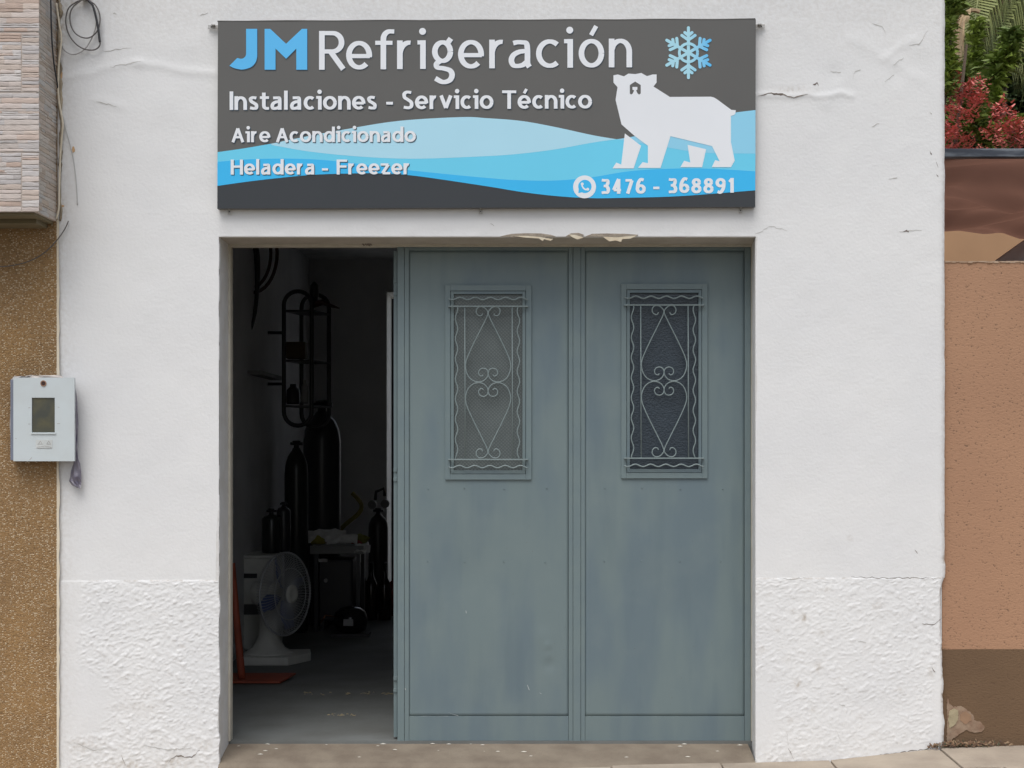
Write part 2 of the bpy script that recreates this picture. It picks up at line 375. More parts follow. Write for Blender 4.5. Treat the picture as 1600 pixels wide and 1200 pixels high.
def stf(X, Z):
    px = X*300+800; py = 690-(Z-CZ)*300; s = np.zeros_like(X)
    def blob(cx, cy, rx, ry, a):
        nonlocal s; s = np.maximum(s, a*np.exp(-((px-cx)/rx)**2-((py-cy)/ry)**2))
    for q in [(93, 30, 14, 50, .8), (118, 2, 26, 12, .7), (96, 330, 9, 30, .55), (94, 120, 7, 40, .5), (97, 205, 8, 28, .5)]: blob(*q)
    for q in [(1256, 965, 6, 6, .9), (1370, 946, 6, 5, .7), (1278, 1042, 5, 8, .7), (1246, 1070, 5, 7, .9), (1190, 1014, 7, 4, .6), (1293, 922, 4, 4, .6), (1328, 840, 4, 5, .4), (1408, 1078, 5, 4, .5), (1235, 1127, 4, 4, .5), (1398, 1110, 6, 3, .3), (1240, 955, 4, 4, .5), (1285, 988, 9, 5, .4), (1215, 985, 5, 3, .35), (1350, 1010, 5, 2, .35), (1455, 1050, 4, 8, .5), (1200, 930, 4, 3, .3), (1310, 1060, 6, 3, .35), (1420, 985, 5, 3, .3), (1230, 1030, 10, 4, .3), (1345, 1120, 6, 4, .35), (1270, 1110, 5, 5, .35), (230, 1080, 9, 6, .3), (285, 1010, 6, 3, .3), (240, 960, 6, 3, .25), (190, 1060, 20, 6, .2)]: blob(*q)
    for q in [(215, 1105, 40, 12, .25), (130, 1165, 40, 14, .4), (200, 1195, 30, 9, .6), (270, 1192, 30, 12, .6), (1240, 1190, 40, 14, .35), (1440, 1180, 40, 8, .4), (1240, 140, 30, 5, .4), (320, 1165, 14, 8, .4)]: blob(*q)
    s = np.maximum(s, .3*np.clip((px-1466)/11, 0, 1)); s = np.maximum(s, .22*np.clip((130-px)/40, 0, 1))
    s = np.maximum(s, .18*np.clip((110-py)/110, 0, 1)); s = np.maximum(s, .18*np.clip((py-1120)/80, 0, 1))
    D = dado(X); s = np.maximum(s, .55*np.exp(-((Z-D)/.004)**2)*(vn(X*12, Z*0, 15) > .5))
    s = np.maximum(s, .9*np.exp(-((px-1476)/4)**2)*(vn(X*0, Z*18, 16) > .62)*(py > 780))
    return s
xs = np.unique(np.concatenate([np.arange(WL, OL, .0065), [OL], np.arange(OL, OR_, .016), [OR_], np.arange(OR_+.003, WR, .0065), [WR]]))
zs = np.unique(np.concatenate([np.arange(-.3, DL-.02, .0048), np.arange(DL-.02, DL+.03, .003), np.arange(DL+.032, OT, .009), [OT], np.arange(OT+.004, 3.96, .009), np.arange(3.98, 4.62, .05)]))
V, F, st = sheet(xs, zs, hf, (OL, OR_, -9, OT), .03, stf)
facade = np_obj('facade_wall', V, F, m_wall, bld, st)
def hs1(px, py):
    H, _ = hf(np.array([[PX(px)]]), np.array([[PZ(py)]])); return float(H[0, 0])
# masonry behind the plaster skin with reveals
IL, IR, IT = PX(357, .27), PX(1175, .27), PZ(382, .27)
rv = MB()
rv.hexa([(OL-.25, .03, -.3), (OL, .0, -.3), (OL, .0, OT), (OL-.25, .03, OT), (OL-.25, .34, -.3), (IL, .27, -.3), (IL, .27, OT), (OL-.25, .34, OT)])
rv.build('reveal', m_reveal, facade); rv = MB()
rv.hexa([(OR_, .0, -.3), (OR_+.25, .03, -.3), (OR_+.25, .03, OT), (OR_, .0, OT), (IR, .27, -.3), (OR_+.25, .34, -.3), (OR_+.25, .34, OT), (IR, .27, OT)])
rv.build('reveal', m_reveal, facade)
so_ = MB(); so_.hexa([(OL, .004, OT+.001), (OR_, .004, OT+.001), (OR_, .03, OT+.03), (OL, .03, OT+.03), (IL, .27, IT), (IR, .27, IT), (IR, .27, OT+.03), (IL, .27, OT+.03)])
so_.build('soffit', m_soffit, facade)
bw = MB(); bw.box(WL, OL-.24, .03, .33, -.3, 4.6); bw.box(OR_+.24, WR-.01, .03, .33, -.3, 4.6); bw.box(OL-.24, OR_+.24, .0305, .33, OT+.031, 4.6)
bw.box(WR-.16, WR-.01, .33, 8.6, -.3, 3.7); bw.build('masonry_wall', m_int, bld)
iw = MB(); iw.box(-2.25, -2.05, .33, 7.6, -.3, 3.45); iw.build('interior_side_wall', m_int, bld)
DX0, DX1, DZ1 = PX(613, 7.5), PX(613, 7.5)+.85, PZ(462, 7.5)
DX0 = PX(602.6, 7.5); DX1 = DX0+.8; DZ1 = PZ(455, 7.5); YB2 = 8.16
ib = MB(); ib.box(-2.25, DX0, 7.5, YB2, -.02, 3.45); ib.box(DX1, WR-.16, 7.5, YB2, -.02, 3.45); ib.box(DX0, DX1, 7.5, YB2, DZ1, 3.45)
ib.build('interior_back_wall', m_int2, bld)
cyd = MB(); cyd.box(-3.2, 2.2, 10.2, 10.35, -.3, 2.4); cyd.box(-3.2, -3.05, YB2+.01, 10.2, -.3, 2.4); cyd.build('courtyard_wall', m_int, bld)
m_arch = M('white_gloss_trim', (.85, .85, .82), .5)
ar = MB(); ar.box(DX0+.0005, DX0+.012, 7.49, YB2+.02, 0, DZ1-.001); ar.box(DX0+.012, DX1, 7.49, YB2+.02, DZ1-.013, DZ1-.001); ar.box(DX1-.012, DX1-.0005, 7.49, YB2+.02, 0, DZ1-.014); ar.build('doorway_trim', m_arch, bld)
ga = MB(); ga.box(DX0+.013, DX0+.045, YB2-.06, YB2-.02, 0, DZ1-.02); ga.build('doorway_jamb_post', m_blk0, bld)
cl = MB(); cl.box(-2.3, WR-.1, .33, YB2, 3.45, 3.6); cl.box(-2.3, WR-.1, .33, YB2, 3.62, 3.75); cl.build('ceiling', m_ceil, bld)
fl = MB(); fl.box(-3.2, WR-.15, .275, 10.2, -.3, 0); tag(fl.build('floor', m_floor), kind='structure')
th = MB(); n_ = 40; Y = [(.276, -.015), (.16, -.032), (.0, -.062), (-.03, -.08), (-.03, -.2)]
for i in range(n_):
    a = OL-.0+(OR_-OL)*i/n_; b_ = OL+(OR_-OL)*(i+1)/n_
    for (y0, z0), (y1, z1) in zip(Y[:-1], Y[1:]):
        th.add([(a, y1, z1), (b_, y1, z1), (b_, y0, z0), (a, y0, z0)], [(0, 1, 2, 3)])
tag(th.build('threshold', m_thresh, smooth=False), kind='structure')
# chips on threshold edge
for i in range(26):
    x = random.uniform(IL+.05, IR-.05); c = MB(); r_ = random.uniform(.003, .009); y = .27-random.random()**2*.25
    z = np.interp(y, [0, .16, .27], [-.062, -.032, -.0145]); pts = [(x+r_*2*math.cos(a), y+r_*math.sin(a), z+.001) for a in [0, 1.2, 2.3, 3.5, 4.9]]
    c.add(pts+[(x, y, z+r_*.6)], [(i_, (i_+1) % 5, 5) for i_ in range(5)])
    tag(c.build('chip', m_chip, bpy.data.objects['threshold']))
# door frame
df = MB(); df.box(IL, PX(361.5, .29), .262, .33, -.0, IT); df.box(PX(1173, .29), IR, .262, .33, 0, IT); df.box(PX(361.5, .29), PX(1173, .29), .262, .33, PZ(385, .26), IT+.01)
df.build('gate_frame', m_frame, bld, bevel=.002)
# cream painted edge at left, mortar seam and cracks
ce = MB(); n_ = 60
for i in range(n_):
    p0 = 343+(1200-343)*i/n_; p1 = 343+(1200-343)*(i+1)/n_; w0 = 3+2*random.random(); w1 = 3+2*random.random()
    if i: w0 = wl
    wl = w1
    ce.add([P(88.6, p1, -.013), P(88.6+w1, p1, -.013), P(88.6+w0, p0, -.013), P(88.6, p0, -.013)], [(0, 1, 2, 3)])
    ce.add([P(88.6, p1, -.013), P(88.6, p0, -.013), P(88.6, p0, .02), P(88.6, p1, .02)], [(0, 1, 2, 3)])
ce.build('cream_edge', m_creamed, facade)
sm_ = MB(); pts = []; rr = []
for i in range(80):
    p = -40+385*i/79; pts.append(P(93.5+2.5*(float(vn(i*.4, 0, 3))-.5)*2, p, -.004)); rr.append(.004+(.010+.010*(i < 26))*float(vn(i*.9, 1, 4))*float(vn(i*.21, 5, 6)))
sm_.tube(pts, rr, 7); sm_.build('mortar_seam', m_seam, facade, smooth=True)
def crack(pts, w, mat, jit=2.0):
    path = []
    for (a, b_) in zip(pts[:-1], pts[1:]):
        n = max(2, int(math.dist(a, b_)/4))
        for i in range(n):
            t = i/n; path.append((a[0]+(b_[0]-a[0])*t+random.uniform(-jit, jit)*.4, a[1]+(b_[1]-a[1])*t+random.uniform(-jit, jit)*.6))
    path.append(pts[-1]); m = MB(); vs = []
    for i, (x, y) in enumerate(path):
        e = math.sin(math.pi*(i+.3)/(len(path)))*w*random.uniform(.4, 1.3)*.5+.12
        yy = -max(hs1(x, y-e), hs1(x, y+e), hs1(x, y))-.0012
        vs += [P(x, y-e, yy), P(x, y+e, yy)]
    m.add(vs, [(2*i+1, 2*i+3, 2*i+2, 2*i) for i in range(len(path)-1)]); m.build('crack', mat, facade)
for pts, w, mt in [([(1184, 150), (1205, 146), (1222, 148), (1240, 152), (1262, 147)], 2.2, m_crack), ([(1270, 133), (1277, 128), (1279, 134)], 3, m_crack),
    ([(1216, 147), (1224, 147)], 4, m_crack), ([(1180, 366), (1205, 353), (1230, 361)], .9, m_crack2), ([(1362, 37), (1378, 42), (1384, 52)], 1.6, m_crack2),
    ([(1420, 70), (1436, 69), (1450, 48)], 1.8, m_crack2), ([(1298, 111), (1314, 113)], 1.6, m_crack2), ([(1332, 125), (1336, 113), (1345, 109)], 1.3, m_crack2), ([(1395, 102), (1412, 90)], 1.4, m_crack2),
    ([(1382, 127), (1397, 117)], 1.4, m_crack2), ([(1362, 198), (1374, 193)], 1.4, m_crack2), ([(1388, 281), (1402, 278)], 1.2, m_crack2), ([(1405, 362), (1440, 360)], 1.4, m_crack2), ([(1412, 361), (1420, 362)], 2.4, m_crack),
    ([(1453, 236), (1456, 241)], 3.2, m_crack), ([(1462, 247), (1466, 262)], 1.2, m_crack), ([(1464, 274), (1466, 276)], 2.5, m_crack), ([(1453, 174), (1456, 178)], 2, m_crack2),
    ([(176, 20), (182, 22)], 1.6, m_crack2), ([(312, 25), (325, 20)], 1.5, m_crack2), ([(160, 80), (205, 75)], 1, m_crack2), ([(172, 105), (220, 96)], 1.2, m_crack2), ([(150, 158), (182, 166)], 1.3, m_crack2),
    ([(1229, 1140), (1232, 1170), (1240, 1186)], 1.2, m_crack), ([(1306, 1140), (1314, 1160)], .8, m_crack2), ([(1320, 1191), (1380, 1180), (1450, 1170)], 1.6, m_crack),
    ([(115, 1160), (145, 1172), (168, 1170)], 1.4, m_crack2), ([(262, 1192), (275, 1180), (300, 1184), (312, 1172)], 2.0, m_crack), ([(190, 1180), (196, 1196)], 1.8, m_crack), ([(225, 1165), (260, 1172), (300, 1168)], 1.4, m_crack2),
    ([(1440, 975), (1460, 976), (1472, 966)], 1.1, m_crack), ([(1456, 1042), (1461, 1050)], 1.6, m_crack), ([(1218, 905), (1260, 903)], .9, m_crack2), ([(1330, 902), (1470, 904)], .9, m_crack), ([(748, 328), (752, 334)], 3, m_crack), ([(1340, 1002), (1353, 1004)], 1.1, m_crack2),
    ([(765, 350), (772, 353)], 1.4, m_crack2), ([(1310, 1100), (1320, 1102)], 1.0, m_crack2), ([(1466, 800), (1474, 830)], 1.4, m_crack2), ([(1430, 860), (1434, 865)], 1.3, m_crack)]:
    crack(pts, w, mt)
# paint spots scraped to the ochre ground
for (x, y, rx, ry) in [(115, 234, 2.8, 5.5), (96, 118, 2.5, 8), (97, 322, 4, 2)]:
    v_, f_ = poly([(PX(x+rx*math.cos(a)*random.uniform(.7, 1.1)), PZ(y+ry*math.sin(a)*random.uniform(.7, 1.1))) for a in [i*.63 for i in range(10)]], -hs1(x, y)-.0015)
    m = MB(); m.add(v_, f_); m.build('ochre_patch', M('ochre', (.62, .40, .22), .95, vs=40), facade)
# broken plaster along the lintel
m_sub = M('bare_lintel_mortar', (.36, .31, .25), .95, col2=(.24, .2, .16), vs=30, amt=.7, bump=.6, bs=60)
m_flake = M('peeled_flake', (.72, .66, .52), .85, col2=(.6, .48, .33), vs=18, amt=.8)
def pp(l): return [(PX(a), PZ(b_)) for a, b_ in l]
for l, y, mt, nm, tk in [([(782, 369.5), (798, 365.8), (820, 364.6), (845, 365), (860, 367), (868, 369.5), (850, 370.5), (800, 371)], -.008, m_sub, 'broken_patch', .012),
    ([(884, 369.5), (892, 364.8), (904, 364.2), (912, 367), (905, 372), (893, 371)], -.008, m_sub, 'broken_patch', .012),
    ([(915, 369.5), (925, 365.5), (948, 365), (975, 365.5), (997, 367), (990, 369.8), (950, 370.5)], -.008, m_sub, 'broken_patch', .012),
    ([(802, 369), (825, 369), (846, 371), (864, 374), (860, 376.5), (850, 374), (848, 377), (842, 373), (820, 371.5)], -.010, m_flake, 'plaster_flake', .003),
    ([(888, 366.5), (900, 368), (912, 371.5), (902, 374.5), (894, 371)], -.011, m_flake, 'plaster_flake', .003),
    ([(942, 370.5), (965, 371), (995, 368.5), (985, 373), (972, 374), (970, 378.5), (962, 376), (952, 377.5)], -.010, m_flake, 'plaster_flake', .003),
    ([(1048, 371), (1060, 370), (1072, 371), (1060, 372.4)], -.002, m_crack, 'broken_patch', .003)]:
    v_, f_ = poly(pp(l), y, tk); m = MB(); m.add(v_, f_); m.build(nm, mt, facade)
# leaves/debris under soffit
m = MB()
for i in range(14):
    c = P(565+random.uniform(0, 14), 381+random.uniform(0, 4), .24); m.add([c, c+Vector((.012, 0, random.uniform(-.01, .01))), c+Vector((.004, -.005, .012))], [(0, 1, 2)])
m.build('cobweb_debris', m_crack, facade)

# ------------------------------------------------------------------ gate leaves
def scrolls():
    L = []   # one quarter curve in zoom units relative to (300,609)
    q = [(268, 218), (262, 229), (248, 230), (235, 218), (233, 198), (246, 182), (266, 180), (286, 192), (298, 222), (262, 300), (222, 380), (186, 458), (173, 500), (173, 535), (188, 575), (214, 599), (244, 607), (274, 600), (294, 580), (300, 558), (293, 538), (276, 529), (256, 534), (246, 550), (250, 567), (264, 574), (273, 566)]
    def cr(pts, n=5):
        o = []
        for i in range(len(pts)-1):
            p0 = pts[max(i-1, 0)]; p1 = pts[i]; p2 = pts[i+1]; p3 = pts[min(i+2, len(pts)-1)]
            for k_ in range(n):
                t = k_/n; o.append(tuple(.5*((2*p1[j])+(-p0[j]+p2[j])*t+(2*p0[j]-5*p1[j]+4*p2[j]-p3[j])*t*t+(-p0[j]+3*p1[j]-3*p2[j]+p3[j])*t**3) for j in (0, 1)))
        o.append(pts[-1]); return o
    c = cr(q)
    for sx in (1, -1):
        for sy in (1, -1):
            L.append([((x-300)*sx/3.635, (y-609)*sy/3.635) for x, y in c])
    return L
SC = scrolls()
def crv(pts, n=5):
    o = []
    for i in range(len(pts)-1):
        p0 = pts[max(i-1, 0)]; p1 = pts[i]; p2 = pts[i+1]; p3 = pts[min(i+2, len(pts)-1)]
        for k_ in range(n):
            t = k_/n; o.append(tuple(.5*((2*p1[j])+(-p0[j]+p2[j])*t+(2*p0[j]-5*p1[j]+4*p2[j]-p3[j])*t*t+(-p0[j]+3*p1[j]-3*p2[j]+p3[j])*t**3) for j in range(len(p1))))
    o.append(tuple(pts[-1])); return o
YD = .285
shared = {}
def leaf(x0, x1, pl, pr, cx, cyo, label, gm, dents, left_strip):
    """x0..x1 leaf px, pl..pr pressed panel px, window centre cx; cyo vertical offset of window"""
    t = thing('gate_leaf', (PX((x0+x1)/2, YD), YD, 0), label, 'gate', 'metal gate leaves')
    zt, zb = 386, 1157.6
    wx0, wx1, wy0, wy1 = cx-53.5, cx+53.5, 459.7+cyo, 734.8+cyo
    # pressed sheet
    a0, a1 = PX(pl+.15, YD), PX(pr-.15, YD); hx = (PX(wx0, YD), PX(wx1, YD)); hz = (PZ(wy1, YD), PZ(wy0, YD))
    xs = np.unique(np.concatenate([np.linspace(a0, a1, 56), hx])); zs = np.unique(np.concatenate([np.linspace(PZ(1118.95, YD), PZ(zt+5.6, YD), 140), hz]))
    def hd(X, Z):
        px = X/((CD+YD)/(300*CD))+800; py = 690-(Z-CZ)/((CD+YD)/(300*CD))
        H = .006*(fbm(X*2.4+cx, Z*1.6, 2, 8)-.45)
        for (ex, ey, r_, a) in dents: H = H+a*np.exp(-((px-ex)**2+(py-ey)**2)/r_**2)
        ed = np.minimum(np.minimum(px-pl, pr-px), 1119-py); H = H*np.clip(ed/12, 0, 1)
        ww = np.maximum(np.maximum(wx0-px, px-wx1), np.maximum(wy0-py, py-wy1)); H = H*np.clip(ww/14, 0, 1)
        return H-.0015, np.zeros_like(X)
    V, F, _ = sheet(xs, zs, hd, (hx[0], hx[1], hz[0], hz[1]), .012, None, YD)
    np_obj('panel', V, F, m_door, t)
    # framework strips
    def bar(name, ax, bx, ay, by, dy, mt=m_door):
        m = MB(); m.box(PX(ax, YD), PX(bx, YD), YD+dy, YD+.035, PZ(by, YD), PZ(ay, YD)); return m.build(name, mt, t, bevel=.0015)
    for s in left_strip: bar('stile', s[0], s[1], zt, zb, s[2], m_doorw)
    bar('rail', pl-.1, pr+.1, 1119.2, zb-.3, -.0012); bar('rail', pl-.1, pr+.1, zt, zt+5.4, -.001)
    m = MB(); m.box(PX(x0+1, YD), PX(x1-1, YD), YD+.036, YD+.04, PZ(1156, YD), PZ(wy1, YD)); m.box(PX(x0+1, YD), PX(x1-1, YD), YD+.036, YD+.04, PZ(wy0, YD), PZ(zt+2, YD))
    m.box(PX(x0+1, YD), PX(wx0, YD), YD+.036, YD+.04, PZ(wy1, YD), PZ(wy0, YD)); m.box(PX(wx1, YD), PX(x1-1, YD), YD+.036, YD+.04, PZ(wy1, YD), PZ(wy0, YD)); m.build('back_sheet', m_doorw, t)
    # window frame
    fx0, fx1, fy0, fy1 = cx-67, cx+67.6, 445.7+cyo, 749.5+cyo
    m = MB()
    def ring(ox0, ox1, oy0, oy1, ix0, ix1, iy0, iy1, y0, y1):
        m.box(PX(ox0, YD), PX(ix0, YD), y0, y1, PZ(oy1, YD), PZ(oy0, YD)); m.box(PX(ix1, YD), PX(ox1, YD), y0, y1, PZ(oy1, YD), PZ(oy0, YD))
        m.box(PX(ix0, YD), PX(ix1, YD), y0, y1, PZ(iy0, YD), PZ(oy0, YD)); m.box(PX(ix0, YD), PX(ix1, YD), y0, y1, PZ(oy1, YD), PZ(iy1, YD))
    ring(fx0, fx1, fy0, fy1, cx-59, cx+59, 454.5+cyo, 741+cyo, YD-.010, YD+.003)
    wf = m.build('window_frame', m_doorw, t, bevel=.0015)
    m = MB(); ring(cx-58.2, cx+58.2, 455.3+cyo, 740.2+cyo, wx0, wx1, wy0, wy1, YD-.007, YD+.02); m.build('glazing_bead', m_door, wf, bevel=.001)
    m = MB(); m.box(PX(wx0, YD), PX(wx1, YD), YD+.008, YD+.013, PZ(wy1, YD), PZ(wy0, YD)); m.build('glass_pane', gm, wf)
    # grille
    gy = YD-.03; yo = (609/3.635+430)+cyo
    m = MB(); ks = []
    def G(x, y, dy=0): return P(cx+x, y, gy+dy)
    gr = thing_part('window_grille', P(cx, yo, gy), t)
    def tb(name, pts, r_, n=6): m = MB(); m.tube(pts, r_, n); return m.build(name, m_iron, gr, smooth=True)
    for yy in (478.7, 718): 
        m = MB(); c0 = G(-62, yy+cyo); c1 = G(62, yy+cyo); m.box(c0.x, c1.x, gy-.006, gy+.006, c0.z-.0035, c0.z+.0035); m.build('crossbar', m_iron, gr, bevel=.001)
    for xx in (-36.5, 37.5): tb('bar', [G(xx, 479+cyo), G(xx+.8, 718+cyo)], .0033)
    for xx in (-49.3, 47.3):
        tb('wavy_bar', [G(xx+2.0*math.sin(2*math.pi*(i/60*7.6)+xx), 479+cyo+239*i/60) for i in range(61)], .0036)
    for yy, ph in ((466.5, 0), (729.3, .2)):
        tb('wavy_bar', [G(-62+124*i/60, yy+cyo+1.9*math.sin(2*math.pi*(i/60*5.2)+ph), .002) for i in range(61)], .0042)
    for c in SC: tb('scroll', [G(x, yo+y, -.002) for x, y in c], .0034)
    m = MB()
    for sx in (-60.5, 60.5):
        for yy in (478.7, 718): c0 = G(sx, yy+cyo); m.box(c0.x-.006, c0.x+.006, gy-.005, YD-.0095, c0.z-.003, c0.z+.003)
    m.build('standoff', m_iron, gr)
    # rivets
    for yy in (763.5, 877.5):
        for fx in (.12, .35, .60, .86):
            x = pl+(pr-pl)*fx+random.uniform(-2, 2); m = MB(); c = P(x, yy+random.uniform(-1, 1), YD-.001); m.lathe([(.0034, 0), (.003, .0016), (.001, .0024)], (0, 0, 0), 8, (0, -1, 0))
            m.v = [(a+c.x, b_+c.y, e+c.z) for a, b_, e in m.v]; m.build('rivet', m_doorw, t, smooth=True)
    return t
def thing_part(name, loc, parent):
    o = bpy.data.objects.new(name, None); link(o); o.parent = parent; o.location = Vector(loc)-base(parent); return o
l1 = leaf(621, 895, 639.5, 888, 762.7, 0, 'left grey-green metal gate leaf with grey patterned glass behind its scrolled grille', m_glass1,
     [(856, 1009, 5, .007), (858, 1023, 4, .005), (858, 1040, 8, -.004), (850, 995, 12, .003), (720, 900, 40, -.003), (780, 1000, 60, .003)], [(621, 631.7, -.004), (632.1, 639.1, -.002), (888.4, 895.2, -.002)])
l2 = leaf(907, 1173, 914.5, 1163, 1037.6, -2, 'right grey-green metal gate leaf with dark hammered glass and faint vertical streaks', m_glass2,
     [(1000, 860, 40, .003), (1080, 950, 50, -.003), (960, 800, 50, .002)], [(907.3, 914.1, -.002), (1163.4, 1173, -.001)])
m = MB(); m.box(PX(895.5, YD), PX(907.1, YD), YD-.007, YD+.02, PZ(1157.6, YD), PZ(386, YD)); m.build('astragal', m_doorw, l2, bevel=.002)
m = MB(); m.box(PX(896, YD), PX(906, YD), YD-.02, YD-.0075, PZ(500, YD), PZ(400, YD)); 
m_scr = M('scuff', (.5, .54, .54), .6)
for (a, b_) in [((824, 1070), (827, 1078)), ((615, 1057), (621, 1057.5)), ((728, 954), (728.6, 958)), ((700, 1113), (716, 1118.4)), ((843, 1082), (846, 1084)), ((633, 1075), (634, 1078)), ((660, 1118.7), (700, 1118.8))]:
    m = MB(); e = .5; m.add([P(a[0]-e, a[1], YD-.005), P(a[0]+e, a[1]+.3, YD-.005), P(b_[0]+e, b_[1], YD-.005), P(b_[0]-e, b_[1]+.3, YD-.005)], [(0, 1, 2, 3)]); m.build('scuff_mark', m_scr, l1)
t3 = thing('gate_leaf', (PX(650, .36), .38, 0), 'folded grey-green gate leaf showing only its narrow edge left of the glazed leaves', 'gate', 'metal gate leaves')
m = MB(); m.box(PX(615.5, .34), PX(885, .34), .335, .365, .012, PZ(392, .34)); m.build('panel', m_door, t3, bevel=.002)
for yy in (436, 456, 731, 746, 1057, 1075):
    m = MB(); m.box(PX(615, .33), PX(620.5, .33), .318, .334, PZ(yy+6, .33), PZ(yy, .33)); m.build('hinge', m_doorw, t3, bevel=.001)
m = MB(); m.box(PX(615.2, .33), PX(620.4, .33), .326, .3345, .012, PZ(392, .33)); m.build('edge_strip', m_doorw, t3)

# ------------------------------------------------------------------ sign
YS = -.045
sg = thing('shop_sign', P(760, 326, -.02), 'wide dark grey shop sign with blue waves and white polar bear above the gate', 'sign')
def sgray(name, c, **k): return M(name, c, .55, vs=3, amt=.1, spec=.3, **k)
m_sg_top = M('sign_warm_grey', (.118, .117, .112), .6, col2=(.10, .10, .097), vs=2, amt=.4, bump=.05, bs=8)
m_sg_bot = sgray('sign_cool_grey', (.047, .053, .060)); m_white = sgray('sign_white', (.84, .87, .91))
m_pale = sgray('sign_pale_blue', (.45, .76, .91)); m_pale2 = sgray('sign_soft_blue', (.30, .68, .90))
m_mid = sgray('sign_sky_blue', (.165, .67, .92)); m_deep = sgray('sign_deep_blue', (.05, .52, .94)); m_logo = sgray('sign_logo_blue', (.12, .535, .95)); m_shad = sgray('sign_print_shadow', (.045, .075, .11))
pm = MB(); q = [P(339.5, 326, YS+.0006), P(1180, 323.5, YS+.0006), P(1181, 30, YS+.0006), P(340.5, 34, YS+.0006)]
pm.hexa(q+[v+Vector((0, .04, 0)) for v in q]); panel = pm.build('panel', m_sg_top, sg)
bd = MB()
def sx(p, y): return P(p[0], p[1], y)
def region(name, pts, mt, layer):
    v_, f_ = poly([(PX(a, YS), PZ(b_, YS)) for a, b_ in pts], YS-.0002*layer); m = MB(); m.add(v_, f_); return m.build(name, mt, panel)
def cv(l): return crv(l, 6)
A_ = cv([(340, 237.7), (380, 232), (424, 224.5)]); PT = cv([(424, 224.5), (480, 213), (540, 202), (622, 189), (719, 183), (760, 184.6), (815, 189), (870, 199), (925, 211), (963.5, 217.6)])
PBm = cv([(424, 226.5), (485, 237), (567, 245), (650, 248), (760, 244), (815, 240), (870, 233), (925, 223), (963.5, 217.6)])
R2T = cv([(963.5, 217.6), (991, 213), (1050, 199), (1100, 187), (1142, 177), (1180.4, 172)]); R2B = cv([(963.5, 217.6), (1046, 231), (1076, 236), (1110, 239), (1180.4, 240)])
B_ = cv([(339.8, 253), (389, 249), (457, 248), (526, 252), (639, 266), (760, 278), (815, 281.7), (870, 282), (925, 277), (980, 268), (1035, 264), (1104, 263.5), (1180.2, 267.7)])
C_ = cv([(339.7, 290.5), (402, 282), (485, 273.5), (554, 271), (595, 271), (650, 275), (760, 291), (815, 300), (870, 306.5), (925, 309.7), (980, 309), (1062.5, 306.5), (1180.1, 297.4)])
region('lower_field', C_+[(1180, 323.3), (339.6, 325.8)], m_sg_bot, 1)
region('sky_wave', A_+PBm[1:-1]+R2B+list(reversed(B_)), m_mid, 2)
region('pale_wave', PT+list(reversed(PBm))[1:], m_pale, 3)
region('soft_wave', R2T+list(reversed(R2B))[:-1], m_pale2, 3)
region('deep_wave', B_+list(reversed(C_)), m_deep, 4)
def strip(path, w, y, mb, cap=False, nib=1.0):
    """constant-width ribbon in sign px, path list of (x,y)"""
    path = [p for i, p in enumerate(path) if i == 0 or math.dist(p, path[i-1]) > .02]
    n = len(path); L = []; Rr = []
    for i in range(n):
        a = path[max(i-1, 0)]; b_ = path[i]; c = path[min(i+1, n-1)]
        def nm(p, q):
            dx, dy = q[0]-p[0], q[1]-p[1]; l = math.hypot(dx, dy) or 1; return (-dy/l, dx/l)
        n1 = nm(a, b_) if i else nm(b_, c); n2 = nm(b_, c) if i < n-1 else n1
        mx, my = n1[0]+n2[0], n1[1]+n2[1]; l = math.hypot(mx, my) or 1; mx /= l; my /= l
        s = (nib+(1-nib)*abs(mx))/max(.45, mx*n1[0]+my*n1[1]); L.append((b_[0]+mx*s*w/2, b_[1]+my*s*w/2)); Rr.append((b_[0]-mx*s*w/2, b_[1]-my*s*w/2))
    vs = [P(*p, y) for pr in zip(L, Rr) for p in pr]
    mb.add(vs, [(2*i, 2*i+1, 2*i+3, 2*i+2) for i in range(n-1)])
    if cap:
        for e in (path[0], path[-1]): disc(e, w/2, y-.000015, mb)
def disc(c, r_, y, mb, n=14):
    mb.add([P(c[0]+r_*math.cos(2*math.pi*i/n), c[1]-r_*math.sin(2*math.pi*i/n), y) for i in range(n)], [tuple(range(n))])
def E(cx, cy, rx, ry, a0, a1, n=18): return [(cx+rx*math.cos(R(a0+(a1-a0)*i/n)), cy+ry*math.sin(R(a0+(a1-a0)*i/n))) for i in range(n+1)]
def sp(*p): return crv(list(p), 6)
